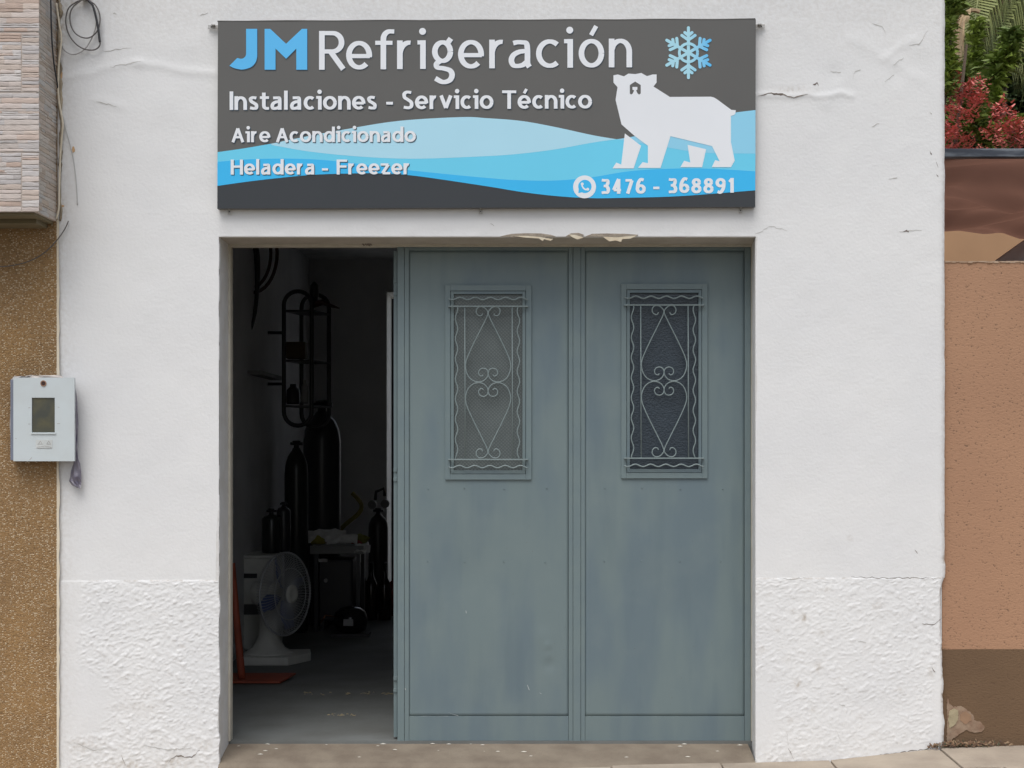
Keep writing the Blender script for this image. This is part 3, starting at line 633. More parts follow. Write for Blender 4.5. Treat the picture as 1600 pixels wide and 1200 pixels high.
def glyph(ch, h):
    """strokes in (u 0..1, y in x-heights); dots separately"""
    h = h*.78; k = 1-h; C = 1.355; A = 1.40
    G = {
     'n': [[(0, 0), (0, 1)], [(0, .60)]+E(.5, k-.38, .5, .38, 150, 0)+[(1, 0)]],
     'r': [[(0, 0), (0, 1)], [(0, .55)]+E(.85, k-.42, .85, .42, 165, 82)],
     'i': [[(1, 0), (1, 1)], [(0, k), (1, k)]], 'l': [[(0, A), (0, 0)], [(0, h), (1.5, h)]],
     'a': [sp((.10, .87), (.30, k-.02), (.55, k-.02), (.80, .86), (.86, .62), (.86, .28), (.88, .14), (.97, .04)) if h < .095 else sp((.10, .87), (.30, k-.02), (.55, k-.02), (.80, .86), (.86, .62), (.86, .28))+[(.86, 0)], sp((.86, .60), (.45, .575), (.12, .46), (.0, .28), (.10, .11), (.34, h), (.62, h+.04), (.86, .24))],
     'c': [E(.60, .5, .60, .5-h, 48, 312, 26)], 'o': [E(.5, .5, .5, .5-h, 0, 360, 34)],
     'e': [[(.04, .47), (1.03, .47)], E(.5, .5, .5, .5-h, -9, 315, 32)],
     'f': [[(.42, 0), (.42, 1.05)]+E(.95, 1.05, .53, A-h-1.05, 180, 78, 10), [(0, k), (.92, k)]],
     'g': [E(.45, .60, .45, .40-h, 0, 360, 28), [(.70, .86), (.93, 1.06)], sp((.30, .27), (.10, .17), (.16, .05), (.5, .015), (.88, -.06), (1, -.22), (.85, -.40), (.45, -.46), (.03, -.33))],
     's': [sp((.93, .86), (.72, k-.01), (.38, k), (.07, .80), (.20, .61), (.55, .5), (.93, .36), (.90, .14), (.55, h), (.25, h+.02), (.0, .15))],
     't': [[(.38, 1.26), (.38, .33)]+E(.85, .33, .47, .33-h, 180, 285, 10), [(0, k), (.98, k)]],
     'v': [[(0, 1), (.5, .08), (1, 1)]], 'z': [[(0, k), (.95, k), (.05, h), (1, h)]], '-': [[(0, .46), (1, .46)]],
     'd': [E(.48, .5, .48, .5-h, 0, 360, 30), [(1, 0), (1, A)]],
     'R': [[(0, 0), (0, C)], [(0, C-h)]+E(.5, C-h-.32, .42, .32, 90, -90)+[(0, C-h-.64)], [(.42, .62), (1, .02)]],
     'S': [sp((.92, 1.22), (.65, C-h), (.35, C-h), (.06, 1.12), (.12, .86), (.5, .70), (.92, .50), (.93, .22), (.6, h), (.25, h+.02), (.0, .15))],
     'T': [[(0, C-h), (1, C-h)], [(.5, 0), (.5, C)]], 'A': [[(0, 0), (.5, C-h), (1, 0)], [(.22, .46), (.78, .46)]], 'I': [[(.5, 0), (.5, C)]],
     'H': [[(0, 0), (0, C)], [(1, 0), (1, C)], [(0, .72), (1, .72)]], 'F': [[(0, 0), (0, C)], [(0, C-h), (1, C-h)], [(0, .72), (.92, .72)]],
     # digits in cap = 1
     '3': [sp((.02, .93), (.4, 1-h), (.85, .9), (.92, .72), (.7, .55), (.3, .53)), sp((.3, .53), (.75, .5), (1, .3), (.85, .1), (.45, h), (0, .07))],
     '4': [[(1.12, .25), (.02, .25), (.76, 1)], [(.76, 0), (.76, 1)]], '7': [[(0, 1-h), (.98, 1-h), (.32, 0)]],
     '6': [sp((.93, 1-h*.9), (.5, .97), (.1, .68), (0, .33)), E(.5, .32, .5, .32-h, 0, 360, 28)], '9': [sp((.07, h*.9), (.5, .03), (.9, .32), (1, .67)), E(.5, .68, .5, .32-h, 0, 360, 28)],
     '8': [E(.5, .73, .42, .27-h, 0, 360, 24), E(.5, .27, .5, .27-h+.03, 0, 360, 28)], '1': [[(.75, 0), (.75, 1)], [(.05, .72), (.75, .93)]],
    }
    m_ = {'ó': 'o', 'é': 'e'}; s = list(G[m_.get(ch, ch)])
    if ch in m_: s.append([(.48, 1.13), (.74, 1.45)])
    dots = [(.85, 1.31)] if ch == 'i' else []
    return s, dots
WID = dict(n=.98, r=.66, i=.42, l=.36, a=.96, c=.88, o=1.08, e=1.04, f=.72, g=.95, s=.80, t=.72, v=1.04, z=.9, d=1.06, R=1.05, S=.92, T=1.1, A=1.2, I=.26, H=1.15, F=.98)
WID.update({'ó': 1.08, 'é': 1.04, '-': .5})
for d_ in '346789': WID[d_] = .72
WID['1'] = .5
def text(parts, x_h, w, mt, ang=0, shadow=(1.3, 1.3), layer=8, dotr=.62, nib=.74):
    """parts: list of (char, x0, x1, baseline); every letter is a printed piece of its own"""
    for ch, x0, x1, by in parts:
        main = MB(); sh = MB(); idx = 0; h = w/2/x_h; st_, dots = glyph(ch, h); ins = 0 if ch == '-' else w
        for s in st_:
            pts = [(x0+ins/2+u*(x1-x0-ins), by-y*x_h) for u, y in s]
            if ch in 'iTtfzIF1':
                if abs(s[0][1]-s[1][1]) < .01 and s[0][0] < .12 and ch in 'iTtfz': pts[0] = (pts[0][0]-w/2, pts[0][1])
                if abs(s[-1][1]-s[-2][1]) < .01 and s[-1][0] > .85 and ch in 'TtfzF': pts[-1] = (pts[-1][0]+w/2, pts[-1][1])
            ww = w*.8 if (ch in 'óé' and s is st_[-1]) else w
            runs = [[pts[0]]]
            for i in range(1, len(pts)):
                runs[-1].append(pts[i])
                if i < len(pts)-1:
                    a1 = math.atan2(pts[i][1]-pts[i-1][1], pts[i][0]-pts[i-1][0]); a2 = math.atan2(pts[i+1][1]-pts[i][1], pts[i+1][0]-pts[i][0])
                    if abs((a2-a1+math.pi) % (2*math.pi)-math.pi) > 1.75: runs.append([pts[i]])
            for q in runs:
                idx += 1
                strip(q, ww, YS-.0002*layer-.00003*idx, main, nib=nib)
                if shadow: strip([(a+shadow[0], b_+shadow[1]) for a, b_ in q], ww, YS-.0002*(layer-2)-.00003*idx, sh, nib=nib)
        for u, y in dots:
            c = (x0+w/2+u*(x1-x0-w), by-y*x_h); disc(c, w*dotr, YS-.0002*layer-.0002, main)
            if shadow: disc((c[0]+shadow[0], c[1]+shadow[1]), w*dotr, YS-.0002*(layer-2)-.00019, sh)
        main.build('letter', mt, panel)
        if shadow: sh.build('print_shadow', m_shad, panel)
def word(s, x0, x1, b0, b1, x_h, gap=.17):
    tot = sum(WID[c] for c in s)+gap*(len(s)-1); k_ = (x1-x0)/tot; x = x0; o = []
    for c in s:
        wd = WID[c]*k_; o.append((c, x, x+wd, b0+(b1-b0)*(x-x0)/(x1-x0))); x += wd+gap*k_
    return o
z5 = lambda x: 480+x/3.077
big = []
for ch, a, b_ in zip('Refrigeración', [57, 187, 327, 432, 530, 600, 725, 875, 968, 1100, 1235, 1305, 1450], [187, 312, 415, 512, 570, 710, 850, 955, 1085, 1215, 1278, 1428, 1562]):
    big.append((ch, z5(a), z5(b_), 109-4*(a-57)/1450))
text(big, 44.8, 8.8, m_white, shadow=(.9, .9))
text(word('Instalaciones', 359, 589, 171.7, 171, 21.3, .10)+word('-', 603.5, 614, 171, 171, 21.3)+word('Servicio', 628, 771, 170.6, 170, 21.3, .10)+word('Técnico', 784.5, 925, 170, 169.4, 21.3, .10), 21.3, 5.7, m_white, shadow=(1.1, 1.1), layer=12)
text(word('Aire', 361.5, 422.5, 222.3, 222.2, 17.3, .10)+word('Acondicionado', 431, 649.8, 222.2, 221.7, 17.3, .10), 17.3, 4.6, m_white, shadow=(1.2, 1.2), layer=12)
text(word('Heladera', 360.5, 492.5, 272.8, 272.6, 17.3, .10)+word('-', 503, 512.5, 272.6, 272.6, 16.6)+word('Freezer', 526, 641.5, 272.6, 272.3, 17.3, .10), 17.3, 4.8, m_white, shadow=(1.2, 1.2), layer=12)
text(word('3476', 937.5, 1009, 302.8, 302.6, 23, .13)+[('-', 1020.8, 1030.3, 304.2)]+word('368891', 1042.3, 1148, 301.7, 301.0, 23, .13), 23, 5.4, m_white, shadow=None, layer=12)
# JM monogram
zj = lambda l: [(320+a*.275, 10+b_*.275) for a, b_ in l]
Jp = zj([(235, 128), (298, 128)]+crv([(298, 285), (290, 315), (270, 340), (240, 354), (208, 359), (170, 352), (140, 338)], 4)+crv([(185, 293), (205, 298), (222, 293), (233, 280), (235, 262)], 3))
Mp = zj([(340, 128), (372, 128), (462, 213), (552, 128), (582, 128), (582, 360), (520, 360), (520, 240), (462, 298), (402, 240), (402, 360), (340, 360)])
for pl_ in (Jp, Mp):
    region('print_shadow', [(a+.9, b_+1.1) for a, b_ in pl_], m_shad, 6); region('monogram', pl_, m_logo, 8)
# bear
zb = lambda l: [(880+a*.19375, 100+b_*.1938) for a, b_ in l]
region('bear_print', zb([(405, 92), (440, 85), (490, 100), (525, 78), (580, 82), (630, 73), (675, 98), (720, 85), (753, 85), (753, 150), (728, 182), (860, 266), (1190, 264), (1215, 270), (1240, 285), (1355, 370), (1392, 373), (1388, 400), (1375, 412), (1352, 420), (1352, 630), (1383, 780), (1352, 832), (1198, 832), (1225, 775), (1262, 785), (1200, 662), (865, 582), (785, 838), (603, 838), (640, 792), (683, 800), (683, 660), (575, 580), (470, 488), (422, 290), (438, 188), (405, 150)]), m_white, 8)
region('bear_print', zb([(497, 560), (628, 660), (568, 842), (398, 842), (428, 795), (468, 812)]), m_white, 8)
region('bear_print', zb([(1003, 652), (1152, 688), (1120, 832), (945, 832), (975, 780), (1025, 795)]), m_white, 8)
region('bear_muzzle', zb([(580, 142), (625, 170), (625, 238), (612, 247), (600, 238), (588, 212), (598, 208), (598, 185), (558, 185), (558, 208), (572, 212), (560, 238), (548, 247), (537, 238), (537, 170)]), m_sg_top, 10)
# snowflake (printed colour runs from pale to blue)
def grad_mat():
    m = M('snowflake_print', (1, 1, 1), .55, vs=2, amt=0, tint=True); return m
sf = MB(); cx, cy = 1030+548/12, 30+628/12
def arm(path, w=4.8, i=[0], cap=True):
    i[0] += 1; tmp = MB(); strip(path, w, YS-.0012-.00004*i[0], tmp, cap=cap)
    for f in tmp.f:
        c = sum((Vector(tmp.v[k_]) for k_ in f), Vector())/len(f); px = c.x/((CD+YS)/(300*CD))+800; py = 690-(c.z-CZ)/((CD+YS)/(300*CD))
        t_ = min(1, max(0, (px-cx)/33-.05)); col = tuple(a*(1-t_)+b_*t_ for a, b_ in zip((.42, .75, .88), (.10, .53, .95)))
        sf.add([tmp.v[k_] for k_ in f], [tuple(range(len(f)))], col)
for q in range(6):
    a = R(90+60*q)
    def T(r_, s_): return (cx+r_*math.cos(a)-s_*math.sin(a), cy-(r_*math.sin(a)+s_*math.cos(a)))
    arm([T(39*j/8, 0) for j in range(9)])
    for s_ in (1, -1):
        arm([T(20, 0), T(23.5, 5.3*s_), T(27, 10.3*s_)]); arm([T(27, 0), T(31.5, 5.6*s_)])
arm([(cx+14.2*math.cos(R(t_*10)), cy+14.2*math.sin(R(t_*10))) for t_ in range(37)], 4.4, cap=False)
sf.build('snowflake_print', grad_mat(), panel)
# telephone badge
m = MB(); disc((913.4, 292), 17.9, YS-.0018, m, 40); m.build('badge_disc', m_white, panel)
m = MB(); v_, f_ = poly([(PX(a, YS), PZ(b_, YS)) for a, b_ in [(903.6, 302)]+[(913.9+10.4*math.cos(R(t_)), 291.4+10.4*math.sin(R(t_))) for t_ in range(118, 118-321, -8)]+[]], YS-.0021)
m.add(v_, f_); m.build('speech_bubble', m_deep, panel)
m = MB(); strip(crv([(909.4, 287.2), (909.6, 290.2), (911.6, 293.8), (915, 296.2), (918.4, 296.2)], 5), 2.3, YS-.0024, m); disc((909.8, 287.4), 2.3, YS-.00245, m); disc((918.3, 295.6), 2.3, YS-.00246, m); m.build('handset', m_white, panel)
# edge wraps and fixing brackets
m = MB(); m.tube([P(340+840*i/40, 33.2-3.2*i/40+.35*math.sin(i*.9), YS+.003) for i in range(41)], .004, 6); m.build('top_hem', m_sg_top, sg, smooth=True)
for (x, y, vert) in [(334, 42, 0), (1186, 41, 0), (358.5, 329, 1), (751, 328.5, 1), (1157, 327, 1)]:
    t_ = thing_part('bracket', P(x, y, -.01), sg); c = P(x, y, -.012)
    m = MB(); w_, h_ = (.009, .020) if vert else (.030, .010); m.box(c.x-w_, c.x+w_, -.014, -.010, c.z-h_, c.z+h_); m.box(c.x-w_*.3, c.x+w_*.3, -.0402, -.0145, c.z+h_*.2, c.z+h_*.8); m.build('plate', m_steel, t_, bevel=.001)
    m = MB(); m.lathe([(.0035, 0), (.003, .003)], (0, 0, 0), 8, (0, -1, 0)); ox = 0 if vert else (-.012 if x < 500 else .012); m.v = [(a+c.x+ox, b_-.0145, e+c.z-(.006 if vert else 0)) for a, b_, e in m.v]; m.build('screw', m_dark, t_)

# ------------------------------------------------------------------ left neighbour building
nb = thing('tile_clad_building', (-3.4, .1, -.15), 'neighbouring building with brown pebbledash wall and stone strip tiles on its overhang', 'building')
XR = PX(60, -.36)
m = MB(); m.box(-6, WL-.001, -.012, .3, -.4, 5.4); m.build('pebbledash_wall', m_pebble, nb)
zb0 = PZ(331, -.36)
m = MB(); m.box(-6, XR-.016, -.343, -.013, zb0+.003, 5.4); oh = m.build('overhang', m_grout, nb)
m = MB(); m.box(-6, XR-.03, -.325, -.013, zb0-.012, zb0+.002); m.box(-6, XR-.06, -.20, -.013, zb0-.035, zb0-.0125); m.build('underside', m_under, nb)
PAL = [(.60, .46, .38), (.66, .58, .53), (.62, .61, .61), (.56, .55, .56), (.52, .36, .27), (.45, .44, .44), (.62, .51, .43), (.68, .66, .65), (.60, .54, .50), (.63, .55, .50), (.58, .50, .46)]
PAL2 = [(.54, .46, .40), (.55, .50, .45), (.52, .50, .48), (.48, .40, .33), (.54, .49, .44)]
PAL = [tuple(a*.62+b_*.38*1.03 for a, b_ in zip(c, (.62, .545, .505))) for c in PAL]
def tile(u0, u1, z0, z1, side, pal):
    m = MB(); z = z0+.0015; 
    m0 = (u0, u1)
    while z < z1-.004:
        hh = min(random.choice([.011, .015, .019, .024, .028]), z1-.0015-z); 
        if z1-.0015-(z+hh) < .008: hh = z1-.0015-z
        u = u0+.0015
        while u < u1-.003:
            wd = random.uniform(.05, .22)
            if u+wd > u1-.03: wd = u1-.0015-u
            dpt = random.uniform(.001, .003); c = random.choice(pal); f = random.uniform(.88, 1.08); c = tuple(min(.85, q*f) for q in c)
            n = max(2, int(wd/.02)); top = [z+hh-.0002+random.uniform(-.0022, .0016) for _ in range(n+1)]; bot = [z+.0004+random.uniform(-.001, .0018) for _ in range(n+1)]
            vs = []; fs = []
            for i in range(n+1):
                uu = u+wd*i/n; dj = dpt+random.uniform(-.0006, .0006); zc = (top[i]+bot[i])/2
                for (zz, dd2) in ((bot[i], 0), (bot[i]+hh*.12, dj*.85), (zc, dj), (top[i]-hh*.12, dj*.8), (top[i], 0)):
                    vs.append((uu, -.345-dd2, zz) if not side else (XR-.014+dd2, uu, zz))
            for i in range(n):
                for q in range(4):
                    a = i*5+q; fs.append((a, a+5, a+6, a+1) if not side else (a, a+5, a+6, a+1))
            fs.append((0, 1, 2, 3, 4)); fs.append(tuple(n*5+q for q in (4, 3, 2, 1, 0)))
            m.add(vs, fs, c); u += wd
        z += hh
    o = m.build('tile', m_tile, oh); return o
TH = 93*7.64/2400; row = 0; zr = zb0
while zr < 4.5:
    ed = [XR] if row % 2 else [XR, PX(33, -.36)]
    x = ed[-1]-(.0 if row % 2 == 0 else 0)
    if row % 2 == 0: tile(PX(33, -.36), XR, zr, zr+TH, False, PAL)
    for k_ in range(3): tile(x-.6, x-.004 if row % 2 == 0 or k_ else x, zr, zr+TH, False, PAL); x -= .6
    tile(-.343, -.014, zr, zr+TH, True, PAL2)
    zr += TH+.0035; row += 1

# meter box
mt_ = thing('electricity_meter_box', P(68, 721, -.10), 'white meter box with small window mounted across the pebbledash and white wall', 'meter box')
m_mb = M('meter_box_enamel', (.60, .66, .68), .45, col2=(.55, .59, .59), vs=8, amt=.5); ym = -.10
m = MB(); m.box(PX(24, 0), PX(115, 0), -.082, -.013, PZ(719, 0), PZ(594, 0)); m.build('back_box', M('box_shell', (.2, .22, .28), .6), mt_, bevel=.003)
c = [(20.5, 590), (116, 590), (116.5, 720.5), (22.5, 720.5)]
def ringpoly(x0, x1, y0, y1, hx0, hx1, hy0, hy1, ya, yb):
    m = MB(); bx = [(x0, hx0, y0, y1), (hx1, x1, y0, y1), (hx0, hx1, y0, hy0), (hx0, hx1, hy1, y1)]
    for a, b_, e, f in bx: m.box(PX(a, ym), PX(b_, ym), ya, yb, PZ(f, ym), PZ(e, ym))
    return m
cov = ringpoly(20.8, 116.2, 590, 720.6, 49.6, 85.6, 621.4, 675.6, ym, ym+.018).build('cover', m_mb, mt_)
m = MB(); m.box(PX(50, ym), PX(85.4, ym), ym+.007, ym+.010, PZ(675, ym), PZ(621.8, ym)); m.build('window_glass', M('meter_glass', (.06, .065, .055), .15, col2=(.12, .11, .06), vs=14, amt=.7, spec=.7), cov)
m = MB(); m.box(PX(48.5, ym), PX(87.5, ym), ym-.005, ym-.0003, PZ(678.4, ym), PZ(676, ym)); m.build('window_sill', m_mb, cov)
m = MB(); m.box(PX(56, ym), PX(82, ym), ym-.0012, ym-.0002, PZ(700.5, ym), PZ(687, ym)); st_ = m.build('sticker', M('sticker', (.63, .66, .65), .5), cov)
m_ln = M('sticker_ink', (.42, .40, .38), .7); m = MB()
for l in ([(58, 698.5), (70, 697), (80, 698.6)], [(60, 694), (63, 689), (66, 694), (58.5, 694)], [(73, 694), (76, 689), (79, 694), (74, 694)], [(58, 700), (81, 700)]):
    strip([(a, b_) for a, b_ in l], .6, ym-.0016-.0001*len(m.f), m)
m.build('sticker_print', m_ln, cov)
m = MB(); m.lathe([(.0155, 0), (.0155, .004), (.011, .0045), (.0105, .001)], (0, 0, 0), 20, (0, -1, 0)); c0 = P(68, 599, ym); m.v = [(a+c0.x, b_+c0.y-.0001, e+c0.z) for a, b_, e in m.v]; m.build('lock_ring', M('rusty_ring', (.35, .2, .13), .7), cov)
m = MB(); m.lathe([(.0102, 0), (.0095, .003)], (0, 0, 0), 16, (0, -1, 0)); m.v = [(a+c0.x, b_+c0.y-.001, e+c0.z) for a, b_, e in m.v]; m.build('lock_hole', M('lock_dark', (.05, .02, .015), .6), cov)
for a, b_ in (((47.5, 636.8), (44, 637.2)), ((90, 636), (93, 636.6)), ((47.5, 662.5), (44, 662.6)), ((89, 662), (94, 661.8)), ((46, 719), (50, 714.5)), ((24, 685), (26, 685.2))):
    m = MB(); strip([a, b_], .7, ym-.0004, m); m.build('scratch', m_ln, cov)
# crumpled plastic behind the meter
bg_ = thing('plastic_sheet', P(122, 760, -.04), 'crumpled grey plastic sheet tucked behind the meter box with its end hanging down', 'plastic sheet')
m_pl = M('grey_plastic_film', (.13, .12, .17), .3, col2=(.26, .24, .28), vs=22, amt=.8, bump=.7, bs=30, spec=.6)
def crumple(outl, name, yb, seed, mt=m_pl):
    m = MB(); rnd = random.Random(seed); vs = []; n = len(outl); K = 7
    for (xa, xb, y) in outl:
        for j in range(K):
            t_ = j/(K-1); x = xa+(xb-xa)*t_+rnd.uniform(-.5, .5); vs.append(P(x, y+rnd.uniform(-.8, .8), yb-.018*math.sin(math.pi*t_)-rnd.uniform(0, .012)))
    m.add(vs, [(i*K+j, (i+1)*K+j, (i+1)*K+j+1, i*K+j+1) for i in range(n-1) for j in range(K-1)])
    o = m.build(name, mt, bg_); so2 = o.modifiers.new('solid', 'SOLIDIFY'); so2.thickness = .0015; return o
crumple([(112, 117.5, 606), (112, 119.5, 616), (112, 121, 628), (113, 121.5, 645), (113, 121.8, 662), (113, 121.4, 680), (114, 121, 700), (115, 122.5, 715), (114, 125, 725), (111, 127, 735), (109.5, 127.3, 745), (107.5, 127, 752), (112, 126.5, 758), (121, 126, 762.5)], 'hanging_end', -.03, 4)
crumple([(22, 60, 587.5), (18, 30, 592), (16.5, 26, 610), (16, 26, 640), (15.5, 26, 665), (17, 26, 690), (19.5, 26, 704)], 'left_fold', -.03, 5, M('pale_film', (.5, .47, .46), .35, vs=20, amt=.6))
crumple([(40, 95, 586.5), (38, 97, 588), (30, 100, 592)], 'top_fold', -.03, 6, M('pale_film_top', (.55, .5, .46), .35, vs=20, amt=.6))

# cables
m_cab = M('black_cable', (.035, .035, .04), .5); m_cabg = M('grey_cable', (.38, .37, .36), .5); m_cabd = M('dusty_cable', (.13, .12, .115), .6)
zc = lambda l, y: [P(80+a/12, b_/12, y) for a, b_ in l]
cc = thing('cable_coil', P(133, 4, -.02), 'loops of thin black and grey cable hanging high on the white wall', 'cable', 'thin cables on the facade corner')
def tubeobj(pts, r_, mt, name, par, n=6):
    m = MB(); m.tube([Vector(p) for p in crv([tuple(p) for p in pts], 6)], r_, n); return m.build(name, mt, par, smooth=True)
tubeobj(zc([(620, -20), (470, 40), (330, 150), (275, 330), (285, 500), (350, 680), (470, 830), (620, 920), (760, 940), (850, 915), (905, 860), (915, 780), (880, 560), (830, 290), (760, 80), (690, 10)], -.022), .0036, m_cabd, 'cable_loop', cc)
tubeobj(zc([(560, 10), (420, 120), (355, 260), (365, 460), (450, 620), (580, 700), (700, 710), (800, 655), (880, 550), (915, 400), (900, 240), (830, 100), (720, 20), (640, 0)], -.03), .0036, m_cabd, 'cable_loop', cc)
tubeobj(zc([(700, 20), (770, 90), (810, 200), (850, 370), (885, 560), (912, 790)], -.034), .0062, m_cab, 'cable_loop', cc)
tubeobj(zc([(845, 420), (820, 560), (740, 760), (620, 930), (480, 1010), (350, 1010), (230, 920), (160, 760)], -.02), .0032, m_cabg, 'cable_loop', cc)
m = MB(); c0 = zc([(650, -10)], -.02)[0]; m.box(c0.x-.02, c0.x+.02, -.045, -.002, c0.z-.004, c0.z+.02); m.build('hook', m_steel, cc, bevel=.003)
cb = thing('wall_cable', P(90, 340, -.02), 'black cable running down the corner of the tiled overhang', 'cable', 'thin cables on the facade corner')
tubeobj([P(79, -60, -.17), P(79.3, 0, -.17), P(81, 60, -.16), P(84.5, 100, -.12), P(88.5, 124, -.06), P(90.5, 138, -.035)], .0042, m_cab, 'cable', cb)
cb = thing('wall_cable', P(95, 340, -.02), 'pale beige cable following the seam between overhang and white wall', 'cable', 'thin cables on the facade corner')
tubeobj([P(88, 5, -.04), P(93, 40, -.04), P(96, 62, -.035), P(92, 100, -.035), P(91, 137, -.035), P(92.5, 160, -.035), P(98, 192, -.03), P(96.5, 215, -.03), P(94, 250, -.03), P(92.5, 300, -.03), P(92, 325, -.03), P(88, 342, -.03)], .0052, m_creamed, 'cable', cb)
cb = thing('wall_cable', P(120, 330, -.01), 'thin faded grey wire curving down the white wall beside the seam', 'cable', 'thin cables on the facade corner')
tubeobj([P(98, 180, -.018), P(104, 205, -.014), P(110, 228, -.012), P(115, 250, -.010), P(119, 285, -.008), P(121, 320, -.006)], .0026, M('painted_wire', (.58, .58, .57), .7), 'cable', cb)
cb = thing('wall_cable', P(60, 410, -.03), 'thin dark wire sagging across the pebbledash under the overhang', 'cable', 'thin cables on the facade corner')
tubeobj([P(107, 345, -.014), P(100, 360, -.02), P(85, 380, -.03), P(65, 398, -.04), P(40, 410, -.04), P(10, 416, -.04), P(-20, 416, -.04)], .0028, m_cabd, 'cable', cb)

# ------------------------------------------------------------------ right neighbour
gw = thing('garden_wall', (3.5, .1, 0), 'peach textured garden wall with brown painted base beside the white building', 'wall')
yg = .035; ztop = PZ(409, yg)
m = MB(); m.box(WR-.008, 6.5, yg, yg+.16, PZ(1015.5, yg), ztop); m.build('upper_render', m_orange, gw, bevel=.004)
m = MB(); n_ = 160; zt_ = [PZ(1015, yg)+.004*(float(vn(i*.6, 2, 7))-.5)+.005*(float(vn(i*.13, 3, 8))-.5) for i in range(n_+1)]
for i in range(n_):
    a = WR-.008+4.25*i/n_; b_ = WR-.008+4.25*(i+1)/n_
    m.add([(a, yg-.003, -.4), (b_, yg-.003, -.4), (b_, yg-.003, zt_[i+1]), (a, yg-.003, zt_[i]), (a, yg+.01, zt_[i]), (b_, yg+.01, zt_[i+1])], [(0, 1, 2, 3), (3, 2, 5, 4)])
m.box(WR-.008, 6.5, yg+.0105, yg+.165, -.4, PZ(1020, yg)); lw = m.build('painted_base', m_brown, gw)
m = MB()
for i in range(60):
    x = WR+.005+i*.02*1.0+random.uniform(0, .01); r_ = random.uniform(.004, .011)
    m.box(x-.004, x+random.uniform(.018, .03), yg-.002-random.random()*.004-i*.00001, yg+.03, ztop-.002-random.random()*.006, ztop+.001+r_*.35+i*.00001)
m.build('mortar_drips', M('pale_mortar', (.50, .38, .28), .95, col2=(.34, .22, .14), vs=30, amt=.9), gw)
zz_ = lambda l: [(1150+a/3.529, 860+b_/3.529) for a, b_ in l]
def ragged(pts, j, rnd=random.Random(8)):
    o = []
    for a, b_ in zip(pts, pts[1:]+pts[:1]):
        n = max(1, int(math.dist(a, b_)/2.2))
        for i in range(n): o.append((a[0]+(b_[0]-a[0])*i/n+rnd.uniform(-j, j), a[1]+(b_[1]-a[1])*i/n+rnd.uniform(-j, j)))
    return o
def wreg(name, pts, mt, y, tk=.006):
    pts = ragged(pts, .75)
    v_, f_ = poly([(PX(a, yg), PZ(b_, yg)) for a, b_ in pts], y, tk); m = MB(); m.add(v_, f_); return m.build(name, mt, gw)
wreg('exposed_patch', zz_([(1163, 800), (1176, 845), (1200, 862), (1240, 856), (1275, 880), (1308, 905), (1312, 935), (1350, 945), (1370, 975), (1355, 1000), (1310, 1005), (1270, 990), (1225, 1015), (1190, 1040), (1182, 1090), (1160, 1095)]), m_expose, yg-.0065)
wreg('exposed_stone', zz_([(1172, 885), (1200, 868), (1222, 882), (1222, 925), (1200, 965), (1175, 980), (1168, 930)]), m_stone, yg-.0105)
wreg('exposed_stone', zz_([(1232, 900), (1262, 888), (1292, 905), (1295, 935), (1262, 958), (1236, 940)]), M('orange_brick_bit', (.34, .21, .13), .9, vs=20), yg-.0085)
# dry debris at the wall foot
m = MB(); rnd = random.Random(3)
for i in range(520):
    px_ = 1500+rnd.gauss(0, 26) if i % 3 else rnd.uniform(1448, 1575); 
    if not 1446 < px_ < 1590: continue
    x = PX(px_); y = rnd.uniform(-.035, .02); z = gz(x)+rnd.uniform(0, .022)*(1 if px_ < 1540 else .5); l = rnd.uniform(.008, .03); a = rnd.uniform(0, 3.1); dx = l*math.cos(a); dy = l*math.sin(a)*.4; dz = rnd.uniform(-.008, .012)
    m.add([(x, y, z), (x+dx, y+dy, z+dz), (x+dx*.6, y+dy+.004, z+dz+.006), (x-.001, y+.003, z+.004)], [(0, 1, 2, 3)], rnd.choice([(.16, .09, .05), (.10, .06, .04), (.26, .17, .10), (.07, .07, .04)]))
tag(m.build('dry_leaf_litter', M('litter', (1, 1, 1), .9, tint=True)), 'brown dry leaf litter heaped where the white wall meets the brown wall base', 'leaf litter', kind='stuff')
cb = thing('root_twig', P(1462, 1180, -.02), 'thin dark curved twig poking from the foot of the white wall', 'twig')
tubeobj([P(1449, 1184, -.02), P(1455, 1177, -.03), P(1461, 1173.5, -.035), P(1469, 1172, -.03)], [.006]*19, m_cabd, 'stem', cb)

# back garden house wall, pergola with cloth
hw = thing('house_wall', (4.5, 4.3, 0), 'plain peach house wall seen under the brown shade cloth', 'wall')
m = MB(); m.box(WR+.15, 9, 4.2, 4.4, -.4, 3.62); m.build('render', m_peach2, hw)
pg = thing('shade_pergola', (3.6, 2, 0), 'pergola of dark steel carrying rumpled brown shade cloth', 'pergola')
m_bm = M('dark_weathered_steel', (.045, .055, .075), .6, col2=(.20, .23, .26), vs=5, amt=.75, stretch=(.6, 1, 4), sharp=(.5, .6)); zc0 = PZ(232, .5)
m = MB(); m.box(WR+.05, 6.5, .5, .56, PZ(245, .5), zc0); m.build('front_beam', m_bm, pg, bevel=.004)
m = MB(); m.box(WR+.05, 6.5, 3.31, 3.35, zc0-.05, zc0-.01); m.build('rear_beam', m_bm, pg)
for x in (6.4,):
    for y in (.51, 3.3): m = MB(); m.box(x, x+.06, y, y+.05, -.3, zc0-.08); m.build('post', m_bm, pg)
m_cl = M('brown_shade_cloth', (.24, .155, .125), .9, col2=(.17, .105, .085), vs=5, amt=.7, bump=.2, bs=25, stretch=(1, 3, 1))
n_, L_, b_0 = nodes(m_cl); tr = n_.new('ShaderNodeBsdfTranslucent'); tr.inputs[0].default_value = (.62, .44, .37, 1); ms = n_.new('ShaderNodeMixShader'); ms.inputs[0].default_value = .6
